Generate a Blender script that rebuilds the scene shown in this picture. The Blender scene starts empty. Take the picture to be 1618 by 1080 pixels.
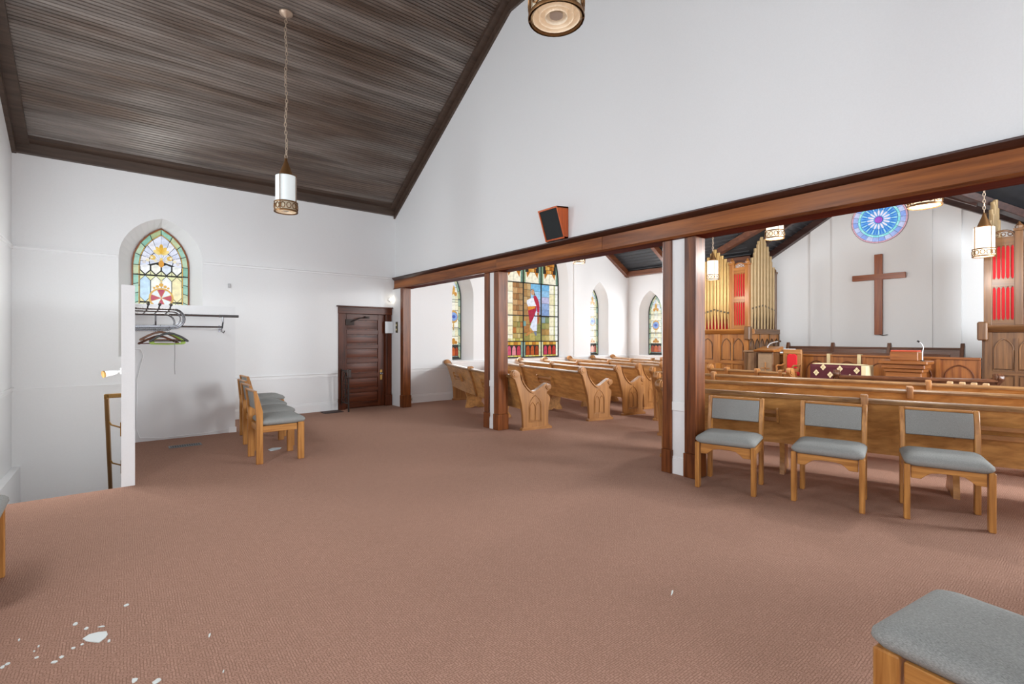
import bpy, bmesh, math, random
from math import sin, cos, pi, radians, sqrt, atan2, acos
from mathutils import Vector, Matrix
from mathutils.geometry import tessellate_polygon

random.seed(7)
SC = bpy.context.scene
COL = SC.collection

# ------------------------------------------------------------------ camera
F_PX, HX, HY = 762.0, 809.0, 534.0          # focal length and horizon of the 1618x1080 frame
CAM_H = 1.5
HEAD = radians(38.7)                         # view heading from +Y towards +X
cam_d = bpy.data.cameras.new('camera'); cam = bpy.data.objects.new('camera', cam_d); COL.objects.link(cam)
cam_d.sensor_width = 36.0
cam_d.lens = 36.0 * F_PX / 1618.0
cam_d.shift_y = -(540 - HY) / 1618.0
cam_d.clip_start = 0.05
cam.location = (0, 0, CAM_H)
cam.rotation_euler = (pi / 2, 0, -HEAD)
SC.camera = cam

# ------------------------------------------------------------------ view and world
SC.view_settings.view_transform = 'Standard'
SC.view_settings.look = 'None'
SC.view_settings.gamma = 1.0
SC.view_settings.use_curve_mapping = False
SC.view_settings.exposure = 0.0
SC.cycles.use_denoising = True
SC.cycles.max_bounces = 10
SC.cycles.diffuse_bounces = 6
wd = bpy.data.worlds.new('sky'); SC.world = wd; wd.use_nodes = True
wd.node_tree.nodes['Background'].inputs[0].default_value = (0.80, 0.88, 1.0, 1)
wd.node_tree.nodes['Background'].inputs[1].default_value = 1.0

def area(name, loc, rot, sx, sy, power, col=(1, 1, 1)):
    l = bpy.data.lights.new(name, 'AREA'); l.shape = 'RECTANGLE'; l.size = sx; l.size_y = sy
    l.energy = power; l.color = col
    o = bpy.data.objects.new(name, l); COL.objects.link(o); o.location = loc; o.rotation_euler = rot
    o['kind'] = 'helper'
    return o
DAY = (0.91, 0.965, 1.0)
YS = -3.55                                    # south wall of the foyer and the nave
# fill light at unseen windows added behind the camera and down the nave
for x in (0.55, 2.95):
    area('window_daylight', (x, YS + 0.06, 2.6), (pi / 2, 0, 0), 1.5, 3.0, 38, DAY)
area('window_daylight', (9.0, YS + 0.06, 2.9), (pi / 2, 0, 0), 3.0, 3.6, 760, DAY)
WEST_W = ((-2.2, 1.5, 14), (0.6, 1.5, 14), (3.3, 1.9, 66), (7.3, 2.2, 66))   # added unseen west windows: centre Y, sill height, power set to even the walls
for y, z, pw in WEST_W:
    area('window_daylight', (-1.31 + 0.06, y, z + 1.1), (pi / 2, 0, -pi / 2), 1.0, 2.2, pw, DAY)
area('window_daylight', (13.05, -2.2, 1.9), (pi / 2, 0, pi / 2), 0.8, 1.9, 60, DAY)  # fill light for an east window added out of view
# daylight through the stained glass
area('window_daylight', (9.06, 10.1, 2.5), (-pi / 2, 0, 0), 2.0, 3.2, 170, (0.96, 0.98, 1.0))
for x in (6.5, 11.68):
    area('window_daylight', (x, 10.1, 2.0), (-pi / 2, 0, 0), 0.5, 2.0, 38, (0.96, 0.98, 1.0))
area('window_daylight', (13.05, 9.28, 1.9), (pi / 2, 0, pi / 2), 0.5, 1.9, 38, (0.96, 0.98, 1.0))
area('window_daylight', (0.49, 10.1, 2.5), (-pi / 2, 0, 0), 0.7, 1.6, 30, (1.0, 0.98, 0.94))

# ------------------------------------------------------------------ helpers
def px(x, y, plane, v):
    """pixel of the 1618x1080 frame -> world point where its ray meets plane ('x','y','z') = v"""
    t = (x - HX) / F_PX; u = (HY - y) / F_PX
    d = Vector((sin(HEAD) + t * cos(HEAD), cos(HEAD) - t * sin(HEAD), u))
    o = Vector((0, 0, CAM_H)); i = 'xyz'.index(plane)
    return o + d * ((v - o[i]) / d[i])

def lin(h):
    h = h.lstrip('#'); c = [int(h[i:i + 2], 16) / 255 for i in (0, 2, 4)]
    return tuple(x / 12.92 if x <= 0.04045 else ((x + 0.055) / 1.055) ** 2.4 for x in c) + (1,)

MATS = {}
def new_mat(name):
    m = bpy.data.materials.new(name); m.use_nodes = True
    nt = m.node_tree; b = nt.nodes['Principled BSDF']
    return m, nt, b

def plain(name, col, rough=0.5, metal=0.0, spec=0.5, bump=0.0, bscale=40, var=0.0):
    if name in MATS: return MATS[name]
    m, nt, b = new_mat(name)
    b.inputs['Base Color'].default_value = lin(col); b.inputs['Roughness'].default_value = rough
    b.inputs['Metallic'].default_value = metal; b.inputs['Specular IOR Level'].default_value = spec
    if bump or var:
        tc = nt.nodes.new('ShaderNodeTexCoord'); n = nt.nodes.new('ShaderNodeTexNoise')
        n.inputs['Scale'].default_value = bscale; n.inputs['Detail'].default_value = 4
        nt.links.new(tc.outputs['Object'], n.inputs['Vector'])
        if bump:
            bp = nt.nodes.new('ShaderNodeBump'); bp.inputs['Strength'].default_value = bump; bp.inputs['Distance'].default_value = 0.01
            nt.links.new(n.outputs['Fac'], bp.inputs['Height']); nt.links.new(bp.outputs['Normal'], b.inputs['Normal'])
        if var:
            r = nt.nodes.new('ShaderNodeValToRGB')
            c = lin(col); r.color_ramp.elements[0].color = tuple(v * (1 - var) for v in c[:3]) + (1,)
            r.color_ramp.elements[1].color = tuple(min(1, v * (1 + var)) for v in c[:3]) + (1,)
            r.color_ramp.elements[0].position = 0.3; r.color_ramp.elements[1].position = 0.7
            nt.links.new(n.outputs['Fac'], r.inputs['Fac']); nt.links.new(r.outputs['Color'], b.inputs['Base Color'])
    MATS[name] = m
    return m

def wood(name, dark, light, axis='z', scale=1.0, rough=0.4, bump=0.08, contrast=(0.32, 0.68), spec=0.5):
    key = name + '_' + axis
    if key in MATS: return MATS[key]
    m, nt, b = new_mat(key)
    tc = nt.nodes.new('ShaderNodeTexCoord'); mp = nt.nodes.new('ShaderNodeMapping')
    s = [22.0, 22.0, 22.0]; s['xyz'.index(axis)] = 1.3
    mp.inputs['Scale'].default_value = [v * scale for v in s]
    oi = nt.nodes.new('ShaderNodeObjectInfo'); ad = nt.nodes.new('ShaderNodeVectorMath'); ad.operation = 'ADD'
    ml = nt.nodes.new('ShaderNodeVectorMath'); ml.operation = 'SCALE'
    cx = nt.nodes.new('ShaderNodeCombineXYZ')
    for i in range(3): nt.links.new(oi.outputs['Random'], cx.inputs[i])
    nt.links.new(cx.outputs[0], ml.inputs[0]); ml.inputs['Scale'].default_value = 9.0
    nt.links.new(tc.outputs['Object'], ad.inputs[0]); nt.links.new(ml.outputs[0], ad.inputs[1])
    nt.links.new(ad.outputs[0], mp.inputs['Vector'])
    n = nt.nodes.new('ShaderNodeTexNoise'); n.inputs['Scale'].default_value = 1.0; n.inputs['Detail'].default_value = 6
    n.inputs['Roughness'].default_value = 0.62; n.inputs['Distortion'].default_value = 0.35
    nt.links.new(mp.outputs[0], n.inputs['Vector'])
    r = nt.nodes.new('ShaderNodeValToRGB'); r.color_ramp.elements[0].color = lin(dark); r.color_ramp.elements[1].color = lin(light)
    r.color_ramp.elements[0].position, r.color_ramp.elements[1].position = contrast
    nt.links.new(n.outputs['Fac'], r.inputs['Fac']); nt.links.new(r.outputs['Color'], b.inputs['Base Color'])
    bp = nt.nodes.new('ShaderNodeBump'); bp.inputs['Strength'].default_value = bump; bp.inputs['Distance'].default_value = 0.004
    nt.links.new(n.outputs['Fac'], bp.inputs['Height']); nt.links.new(bp.outputs['Normal'], b.inputs['Normal'])
    b.inputs['Roughness'].default_value = rough; b.inputs['Specular IOR Level'].default_value = spec
    MATS[key] = m
    return m

def glow(name, col, strength, base=None, rough=0.25):
    if name in MATS: return MATS[name]
    m, nt, b = new_mat(name)
    b.inputs['Base Color'].default_value = lin(base or col); b.inputs['Roughness'].default_value = rough
    b.inputs['Emission Color'].default_value = lin(col); b.inputs['Emission Strength'].default_value = strength
    MATS[name] = m
    return m

def glass_mat(col, strength=0.95):
    """leaded coloured glass with daylight behind it: streaky, seedy colour"""
    key = 'leaded_glass_' + col.strip('#') + ('' if strength == 0.95 else '_%g' % strength)
    if key in MATS: return MATS[key]
    m, nt, b = new_mat(key)
    tc = nt.nodes.new('ShaderNodeTexCoord'); n = nt.nodes.new('ShaderNodeTexNoise')
    n.inputs['Scale'].default_value = 11; n.inputs['Detail'].default_value = 4
    nt.links.new(tc.outputs['Object'], n.inputs['Vector'])
    r = nt.nodes.new('ShaderNodeValToRGB'); c = lin(col)
    r.color_ramp.elements[0].color = tuple(v * 0.72 for v in c[:3]) + (1,)
    r.color_ramp.elements[1].color = tuple(min(1.2, v * 1.2 + 0.015) for v in c[:3]) + (1,)
    r.color_ramp.elements[0].position = 0.28; r.color_ramp.elements[1].position = 0.72
    nt.links.new(n.outputs['Fac'], r.inputs['Fac'])
    nt.links.new(r.outputs['Color'], b.inputs['Emission Color'])
    b.inputs['Base Color'].default_value = tuple(v * 0.12 for v in c[:3]) + (1,)
    b.inputs['Emission Strength'].default_value = strength; b.inputs['Roughness'].default_value = 0.2
    MATS[key] = m
    return m

# --- materials
PAINT = plain('white_wall_paint', '#e9eaeb', 0.6, spec=0.25, bump=0.02, bscale=90, var=0.012)
TRIMW = plain('white_trim_paint', '#ecedee', 0.4, spec=0.4)
MAH = lambda a: wood('mahogany_stained', '#4a2411', '#8c5029', a, 0.9, 0.3, 0.03, spec=0.32)
BEAMW = lambda a: wood('beam_wood', '#55270f', '#a4622c', a, 0.45, 0.3, 0.03, spec=0.32)
DOORW = lambda a: wood('door_wood', '#351509', '#68331a', a, 0.9, 0.34, 0.05, spec=0.22)
CEILW = wood('ceiling_board', '#4f4640', '#877d76', 'x', 0.35, 0.32, 0.05, spec=0.7)
def ceiling_streaks(m):
    nt = m.node_tree; b = nt.nodes['Principled BSDF']; ln = b.inputs['Base Color'].links[0]; src = ln.from_socket
    tc = nt.nodes.new('ShaderNodeTexCoord'); mp = nt.nodes.new('ShaderNodeMapping'); mp.inputs['Scale'].default_value = (.45, 2.6, 2.6)
    n = nt.nodes.new('ShaderNodeTexNoise'); n.inputs['Scale'].default_value = 1.0; n.inputs['Detail'].default_value = 5; n.inputs['Distortion'].default_value = .3
    nt.links.new(tc.outputs['Object'], mp.inputs[0]); nt.links.new(mp.outputs[0], n.inputs['Vector'])
    r = nt.nodes.new('ShaderNodeValToRGB'); r.color_ramp.elements[0].position = .42; r.color_ramp.elements[1].position = .60
    r.color_ramp.elements[0].color = (1, 1, 1, 1); r.color_ramp.elements[1].color = (.52, .38, .29, 1)
    mx = nt.nodes.new('ShaderNodeMixRGB'); mx.blend_type = 'MULTIPLY'; mx.inputs['Fac'].default_value = .8
    nt.links.new(n.outputs['Fac'], r.inputs['Fac']); nt.links.new(src, mx.inputs['Color1']); nt.links.new(r.outputs['Color'], mx.inputs['Color2'])
    nt.links.new(mx.outputs[0], b.inputs['Base Color'])
ceiling_streaks(CEILW)
CEILT = wood('ceiling_trim', '#3d2f27', '#57463b', 'x', 0.6, 0.4, 0.05)
NCEIL = plain('nave_ceiling_board', '#26282c', 0.4, var=0.2, bscale=8)
RAFT = lambda a: wood('rafter_wood', '#4a2515', '#7d4b30', a, 0.8, 0.32, 0.05)
PEW = lambda a: wood('pew_oak', '#a06e3c', '#d09a5a', a, 0.8, 0.33, 0.05)
PEWD = lambda a: wood('pew_rail_oak', '#6f4c2c', '#9c7448', a, 0.8, 0.45, 0.05)
PEWE = lambda a: wood('pew_end_oak', '#8b5c31', '#b57e47', a, 0.8, 0.42, 0.05)
PEWK = lambda a: wood('dark_pew', '#44291b', '#6a432d', a, 0.8, 0.3, 0.05)
OAK = lambda a: wood('chair_oak', '#97602b', '#c98f4c', a, 1.5, 0.35, 0.05)
ORG = lambda a: wood('organ_oak', '#7f4b1f', '#ae7336', a, 0.9, 0.35, 0.05)
ORGD = lambda a: wood('organ_oak_dark', '#4f331d', '#775332', a, 0.9, 0.35, 0.05)
SCRN = lambda a: wood('screen_oak', '#6f3d1e', '#99602f', a, 0.9, 0.33, 0.05)
BRASS = plain('aged_brass', '#8a6a3a', 0.38, 0.9)
BRONZE = plain('antique_bronze', '#7d5a38', 0.42, 0.75)
CHROME = plain('chrome_tube', '#85868a', 0.22, 1.0)
IRON = plain('wrought_iron', '#2c211c', 0.5, 0.5)
BLACK = plain('black_plastic', '#151515', 0.45)
REDC = plain('red_cloth', '#cc1c28', 0.8, bump=0.1, bscale=200)
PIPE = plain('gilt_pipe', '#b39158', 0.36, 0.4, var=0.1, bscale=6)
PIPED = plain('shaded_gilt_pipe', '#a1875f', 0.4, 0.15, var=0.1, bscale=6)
MAROON = plain('maroon_cloth', '#4d1620', 0.9, bump=0.2, bscale=150, var=0.15)
CREAM = plain('cream_cloth', '#dcc9a0', 0.9, bump=0.1, bscale=150)
LEAD = plain('lead_came', '#26241f', 0.5, 0.3)
PAPER = plain('white_paper', '#e8ecef', 0.8)

def fabric_mat():
    m, nt, b = new_mat('grey_woven_fabric')
    tc = nt.nodes.new('ShaderNodeTexCoord'); w1 = nt.nodes.new('ShaderNodeTexNoise'); w1.inputs['Scale'].default_value = 420
    mp = nt.nodes.new('ShaderNodeMapping'); mp.inputs['Scale'].default_value = (1.0, 0.35, 1.0)
    nt.links.new(tc.outputs['Object'], mp.inputs[0]); nt.links.new(mp.outputs[0], w1.inputs['Vector'])
    r = nt.nodes.new('ShaderNodeValToRGB'); r.color_ramp.elements[0].color = lin('#7c7d7b'); r.color_ramp.elements[1].color = lin('#a2a3a0')
    r.color_ramp.elements[0].position = 0.3; r.color_ramp.elements[1].position = 0.7
    nt.links.new(w1.outputs['Fac'], r.inputs['Fac']); nt.links.new(r.outputs['Color'], b.inputs['Base Color'])
    bp = nt.nodes.new('ShaderNodeBump'); bp.inputs['Strength'].default_value = 0.12; bp.inputs['Distance'].default_value = 0.001
    nt.links.new(w1.outputs['Fac'], bp.inputs['Height']); nt.links.new(bp.outputs['Normal'], b.inputs['Normal'])
    b.inputs['Roughness'].default_value = 0.9; b.inputs['Specular IOR Level'].default_value = 0.2
    return m
FAB = fabric_mat()

def carpet_mat():
    m, nt, b = new_mat('rose_brown_carpet')
    tc = nt.nodes.new('ShaderNodeTexCoord')
    # woven loop pile: short ribs in a basket pattern
    br = nt.nodes.new('ShaderNodeTexBrick'); br.inputs['Scale'].default_value = 1.0
    br.inputs['Brick Width'].default_value = 0.030; br.inputs['Row Height'].default_value = 0.012; br.inputs['Mortar Size'].default_value = 0.0026
    br.inputs['Mortar Smooth'].default_value = 0.6
    br.inputs['Color1'].default_value = (1, 1, 1, 1); br.inputs['Color2'].default_value = (0.72, 0.72, 0.72, 1); br.inputs['Mortar'].default_value = (0.25, 0.25, 0.25, 1)
    n0 = nt.nodes.new('ShaderNodeTexNoise'); n0.inputs['Scale'].default_value = 14; n0.inputs['Detail'].default_value = 3
    mx0 = nt.nodes.new('ShaderNodeMixRGB'); mx0.inputs['Fac'].default_value = 0.014
    nt.links.new(tc.outputs['Object'], n0.inputs['Vector'])
    nt.links.new(tc.outputs['Object'], mx0.inputs['Color1']); nt.links.new(n0.outputs['Color'], mx0.inputs['Color2'])
    nt.links.new(mx0.outputs[0], br.inputs['Vector'])
    rot = nt.nodes.new('ShaderNodeMapping'); rot.inputs['Rotation'].default_value = (0, 0, pi / 2)
    nt.links.new(mx0.outputs[0], rot.inputs[0])
    br2 = nt.nodes.new('ShaderNodeTexBrick')
    for nm in ('Scale', 'Brick Width', 'Row Height', 'Mortar Size', 'Mortar Smooth', 'Color1', 'Color2', 'Mortar'): br2.inputs[nm].default_value = br.inputs[nm].default_value
    nt.links.new(rot.outputs[0], br2.inputs['Vector'])
    nm_ = nt.nodes.new('ShaderNodeTexNoise'); nm_.inputs['Scale'].default_value = 26; nm_.inputs['Detail'].default_value = 2
    nt.links.new(tc.outputs['Object'], nm_.inputs['Vector'])
    st_ = nt.nodes.new('ShaderNodeMath'); st_.operation = 'GREATER_THAN'; st_.inputs[1].default_value = 0.5; nt.links.new(nm_.outputs['Fac'], st_.inputs[0])
    bmx = nt.nodes.new('ShaderNodeMixRGB'); nt.links.new(st_.outputs[0], bmx.inputs['Fac'])
    nt.links.new(br.outputs['Color'], bmx.inputs['Color1']); nt.links.new(br2.outputs['Color'], bmx.inputs['Color2'])
    n1 = nt.nodes.new('ShaderNodeTexNoise'); n1.inputs['Scale'].default_value = 120; n1.inputs['Detail'].default_value = 5
    n2 = nt.nodes.new('ShaderNodeTexNoise'); n2.inputs['Scale'].default_value = 0.9; n2.inputs['Detail'].default_value = 3
    for n in (n1, n2): nt.links.new(tc.outputs['Object'], n.inputs['Vector'])
    r = nt.nodes.new('ShaderNodeValToRGB'); r.color_ramp.elements[0].color = lin('#80604f'); r.color_ramp.elements[1].color = lin('#bd9583')
    r.color_ramp.elements[0].position = 0.15; r.color_ramp.elements[1].position = 0.85
    mix = nt.nodes.new('ShaderNodeMixRGB'); mix.blend_type = 'MIX'; mix.inputs['Fac'].default_value = 0.45
    nt.links.new(bmx.outputs[0], mix.inputs['Color1']); nt.links.new(n1.outputs['Fac'], mix.inputs['Color2'])
    nt.links.new(mix.outputs[0], r.inputs['Fac'])
    m2 = nt.nodes.new('ShaderNodeMixRGB'); m2.blend_type = 'MULTIPLY'; m2.inputs['Fac'].default_value = 1.0
    r2 = nt.nodes.new('ShaderNodeValToRGB'); r2.color_ramp.elements[0].color = (0.9, 0.9, 0.88, 1); r2.color_ramp.elements[1].color = (1.06, 1.04, 1.03, 1)
    nt.links.new(n2.outputs['Fac'], r2.inputs['Fac'])
    nt.links.new(r.outputs['Color'], m2.inputs['Color1']); nt.links.new(r2.outputs['Color'], m2.inputs['Color2'])
    nt.links.new(m2.outputs[0], b.inputs['Base Color'])
    bp = nt.nodes.new('ShaderNodeBump'); bp.inputs['Strength'].default_value = 0.8; bp.inputs['Distance'].default_value = 0.005
    nt.links.new(mix.outputs[0], bp.inputs['Height']); nt.links.new(bp.outputs['Normal'], b.inputs['Normal'])
    b.inputs['Roughness'].default_value = 0.95; b.inputs['Specular IOR Level'].default_value = 0.15
    return m
CARPET = carpet_mat()

# --- mesh building
WL = {}
class MB:
    def __init__(s): s.v = []; s.f = []
    def add(s, verts, faces):
        n = len(s.v); s.v += [tuple(p) for p in verts]; s.f += [tuple(i + n for i in f) for f in faces]; return s
    def box(s, x0, x1, y0, y1, z0, z1):
        v = [(x, y, z) for z in (z0, z1) for x, y in ((x0, y0), (x1, y0), (x1, y1), (x0, y1))]
        return s.add(v, [(3, 2, 1, 0), (4, 5, 6, 7), (0, 1, 5, 4), (1, 2, 6, 5), (2, 3, 7, 6), (3, 0, 4, 7)])
    def prism(s, poly, axis, a0, a1):
        i = 'xyz'.index(axis)
        def mk(p, a):
            q = list(p); q.insert(i, a); return tuple(q)
        n = len(poly)
        v = [mk(p, a0) for p in poly] + [mk(p, a1) for p in poly]
        f = [tuple(range(n))[::-1], tuple(range(n, 2 * n))] + [(k, (k + 1) % n, n + (k + 1) % n, n + k) for k in range(n)]
        return s.add(v, f)
    def loft(s, rings, close=True, caps=True):
        n = len(rings[0]); v = [p for r in rings for p in r]; f = []
        for a in range(len(rings) - 1):
            for k in range(n if close else n - 1):
                f.append((a * n + k, a * n + (k + 1) % n, (a + 1) * n + (k + 1) % n, (a + 1) * n + k))
        if caps: f += [tuple(range(n))[::-1], tuple((len(rings) - 1) * n + k for k in range(n))]
        return s.add(v, f)
    def tube(s, path, r, n=8, caps=True, closed=False):
        P = [Vector(p) for p in path]; rings = []; up = Vector((0.13, 0.21, 0.97))
        for i, p in enumerate(P):
            if closed: t = P[(i + 1) % len(P)] - P[i - 1]
            else: t = P[min(i + 1, len(P) - 1)] - P[max(i - 1, 0)]
            t.normalize()
            if abs(t.dot(up)) > 0.98: up = Vector((0.9, 0.3, 0.1))
            a = t.cross(up).normalized(); b = a.cross(t).normalized(); up = b
            rr = r[i] if isinstance(r, (list, tuple)) else r
            rings.append([p + a * (rr * cos(2 * pi * k / n)) + b * (rr * sin(2 * pi * k / n)) for k in range(n)])
        if closed: rings.append(rings[0]); caps = False
        return s.loft(rings, True, caps)
    def lathe(s, prof, n=20, c=(0, 0, 0), axis='z', caps=True):
        rings = []
        for r, h in prof:
            ring = []
            for k in range(n):
                a = 2 * pi * k / n; p = (r * cos(a), r * sin(a), h)
                if axis == 'x': p = (p[2], p[0], p[1])
                if axis == 'y': p = (p[0], p[2], p[1])
                ring.append((c[0] + p[0], c[1] + p[1], c[2] + p[2]))
            rings.append(ring)
        return s.loft(rings, True, caps)
    def ball(s, c, r, n=10):
        return s.lathe([(max(1e-4, r * sin(pi * i / 6)), -r * cos(pi * i / 6)) for i in range(7)], n, c)
    def build(s, name, mat, parent=None, world=False, bevel=0.0, seg=1, smooth=True, angle=35):
        v = [Vector(p) for p in s.v]
        org = Vector((0, 0, 0))
        if world or parent is None:
            lo = Vector([min(p[i] for p in v) for i in range(3)]); hi = Vector([max(p[i] for p in v) for i in range(3)])
            org = Vector(((lo.x + hi.x) / 2, (lo.y + hi.y) / 2, lo.z))
            v = [p - org for p in v]
        me = bpy.data.meshes.new(name); me.from_pydata(v, [], s.f); me.validate()
        bm = bmesh.new(); bm.from_mesh(me)
        bmesh.ops.recalc_face_normals(bm, faces=bm.faces)
        if bevel:
            ed = [e for e in bm.edges if len(e.link_faces) == 2 and e.calc_face_angle(0) > radians(28)]
            bmesh.ops.bevel(bm, geom=ed, offset=bevel, segments=seg, profile=0.5, affect='EDGES', clamp_overlap=True)
        bm.to_mesh(me); bm.free()
        if smooth:
            me.shade_smooth(); me.set_sharp_from_angle(angle=radians(angle))
        if mat: me.materials.append(mat)
        o = bpy.data.objects.new(name, me); COL.objects.link(o)
        if parent is not None:
            o.parent = parent
            if world:
                pl = WL.get(parent.name, Vector((0, 0, 0))); o.location = org - pl
                WL[o.name] = org
        else:
            o.location = org; WL[o.name] = org
        return o

def root(name, loc, label=None, cat=None, group=None, rz=0.0, kind=None):
    o = bpy.data.objects.new(name, None); COL.objects.link(o); o.location = loc; o.rotation_euler = (0, 0, rz)
    o.empty_display_size = 0.1
    WL[o.name] = Vector(loc)
    tag(o, label, cat, group, kind)
    return o
def tag(o, label=None, cat=None, group=None, kind=None):
    if label: o['label'] = label
    if cat: o['category'] = cat
    if group: o['group'] = group
    if kind: o['kind'] = kind
    return o
def struct(o): o['kind'] = 'structure'; return o
def stuff(o): o['kind'] = 'stuff'; return o
def copy_tree(o, parent=None):
    c = o.copy(); COL.objects.link(c); c.parent = parent
    for ch in list(o.children): copy_tree(ch, c)
    return c

def arch(cx, half, z0, zs, rise, n=9):
    """pointed arch outline, counter-clockwise from bottom-left"""
    r = (rise * rise + half * half) / (2 * half); a1 = acos(max(-1, min(1, (r - half) / r)))
    pts = [(cx - half, z0), (cx + half, z0)]
    for k in range(n + 1):
        a = a1 * k / n; pts.append((cx + half - r + r * cos(a), zs + r * sin(a)))
    for k in range(n - 1, -1, -1):
        a = a1 * k / n; pts.append((cx - half + r - r * cos(a), zs + r * sin(a)))
    return pts
def clip(sub, conv):
    out = list(sub)
    for i in range(len(conv)):
        a, b = conv[i], conv[(i + 1) % len(conv)]
        inp, out = out, []
        def side(p): return (b[0] - a[0]) * (p[1] - a[1]) - (b[1] - a[1]) * (p[0] - a[0])
        for k in range(len(inp)):
            p, q = inp[k], inp[(k + 1) % len(inp)]
            sp, sq = side(p), side(q)
            if sp >= 0: out.append(p)
            if (sp >= 0) != (sq >= 0):
                t = sp / (sp - sq); out.append((p[0] + (q[0] - p[0]) * t, p[1] + (q[1] - p[1]) * t))
        if len(out) < 3: return []
    res = []
    for p in out:
        if not res or (abs(p[0] - res[-1][0]) + abs(p[1] - res[-1][1])) > 1e-4: res.append(p)
    if len(res) > 2 and (abs(res[0][0] - res[-1][0]) + abs(res[0][1] - res[-1][1])) < 1e-4: res.pop()
    return res if len(res) > 2 else []
def area2(p): return abs(sum(p[i][0] * p[(i + 1) % len(p)][1] - p[(i + 1) % len(p)][0] * p[i][1] for i in range(len(p)))) / 2
def circle(cx, cz, r, n=16, a0=0.0): return [(cx + r * cos(a0 + 2 * pi * k / n), cz + r * sin(a0 + 2 * pi * k / n)) for k in range(n)]
def ell(cx, cz, a, b, rot=0.0, n=14):
    return [(cx + a * cos(t) * cos(rot) - b * sin(t) * sin(rot), cz + a * cos(t) * sin(rot) + b * sin(t) * cos(rot)) for t in [2 * pi * k / n for k in range(n)]]

def wall_holes(name, axis, v, outer, holes, mat, back_depth=0.0):
    """wall in plane axis=v; holes: list of (opening outline, inner outline, inner plane)"""
    mb = MB(); i = 'xyz'.index(axis)
    def mk(p, a):
        q = list(p); q.insert(i, a); return Vector(q)
    loops = [[Vector((p[0], p[1], 0)) for p in outer]] + [[Vector((p[0], p[1], 0)) for p in h[0]] for h in holes]
    tris = tessellate_polygon(loops)
    flat = [p for l in loops for p in l]
    mb.add([mk((p.x, p.y), v) for p in flat], [tuple(t) for t in tris])
    for op, inn, a in holes:
        mb.loft([[mk(p, v) for p in op], [mk(p, a) for p in inn]], True, False)
    o = mb.build(name, mat, smooth=False)
    return struct(o)

# ------------------------------------------------------------------ main dimensions
XW, YN, XA, XB = -1.31, 10.15, 4.75, 4.92       # west wall, north wall, arcade wall faces
XE, XC = 13.1, 13.6                             # east wall of the nave, recessed chancel wall
HE = 4.40                                       # foyer wall top
ZF = 6.85; YF = 6.0                             # flat of the foyer ceiling and where the slope begins
SL = (ZF - HE) / (YN - YF)
NE, NR, XR = 3.65, 6.10, 9.0                    # nave eave, ridge, ridge X
NS = (NR - NE) / (XE - XR)
GC, GH, GW = 3.40, 5.22, 2.62                   # chancel gable centre, ridge height, half width
def ceil_z(y): return ZF if y <= YF else ZF - (y - YF) * SL

# ------------------------------------------------------------------ floor
WELL_Y, WELL_X = 6.25, -0.035
mb = MB()
def quad(x0, x1, y0, y1, z=0.0): mb.add([(x0, y0, z), (x1, y0, z), (x1, y1, z), (x0, y1, z)], [(0, 1, 2, 3)])
quad(XW, WELL_X, YS, WELL_Y); quad(WELL_X, XC, YS, YN); quad(3.55, 4.55, YN, YN + .1)
mb.add([(XW, WELL_Y, 0), (WELL_X, WELL_Y, 0), (WELL_X, WELL_Y, -0.25), (XW, WELL_Y, -0.25)], [(0, 1, 2, 3)])
floor = struct(mb.build('floor', CARPET, smooth=False))

# ------------------------------------------------------------------ north wall with windows
op1 = arch(0.49, 0.58, 1.2, 2.83, 0.706); in1 = arch(0.487, 0.41, 1.25, 2.76, 0.665)
wall_holes('wall_north', 'y', YN, [(XW, -2.6), (WELL_X, -2.6), (WELL_X, 0), (3.60, 0), (3.60, 2.02), (4.52, 2.02), (4.52, 0), (XA + 0.05, 0), (XA + 0.05, HE + 0.25), (XW, HE + 0.25)],
           [(op1, in1, YN + 0.30)], PAINT)
opB = arch(9.06, 1.22, 0.93, 3.09, 2.0, 12); inB = arch(9.06, 1.04, 0.95, 3.09, 1.80, 12)
W1C, W2C = 6.48, 11.68
op2 = arch(6.565, 0.315, 0.95, 2.53, 0.72); in2 = arch(W1C, 0.22, 0.96, 2.50, 0.62)
op3 = arch(W2C, 0.43, 0.95, 2.53, 0.75); in3 = arch(W2C, 0.27, 0.96, 2.50, 0.62)
wall_holes('wall_north_nave', 'y', YN, [(XA + 0.05, 0), (XE, 0), (XE, NE + 0.05), (XR, NR + 0.05), (XA + 0.05, NE + 0.02)],
           [(op2, in2, YN + 0.33), (opB, inB, YN + 0.25), (op3, in3, YN + 0.33)], PAINT)
# east wall with lancet, chancel wall with gable
W3C = 9.28
op4 = arch(W3C, 0.43, 0.95, 2.33, 0.70); in4 = arch(W3C, 0.27, 0.96, 2.30, 0.60)
wall_holes('wall_east', 'x', XE, [(GC + GW, 0), (YN, 0), (YN, NE + 0.05), (GC + GW, NE + 0.05)], [(op4, in4, XE + 0.33)], PAINT)
mb = MB(); mb.add([(XE, YS, 0), (XE, GC - GW, 0), (XE, GC - GW, NE + .05), (XE, YS, NE + .05)], [(0, 1, 2, 3)])
struct(mb.build('wall_east', PAINT, smooth=False))
mb = MB(); y0, y1 = GC - GW, GC + GW
mb.add([(XC, y0, 0), (XC, y1, 0), (XC, y1, NE), (XC, GC, GH + .05), (XC, y0, NE)], [(0, 1, 2, 3, 4)])
for y in (y0, y1): mb.add([(XE, y, 0), (XC, y, 0), (XC, y, NE + .02), (XE, y, NE + .02)], [(0, 1, 2, 3)])
struct(mb.build('wall_chancel', PAINT, smooth=False))
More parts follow.
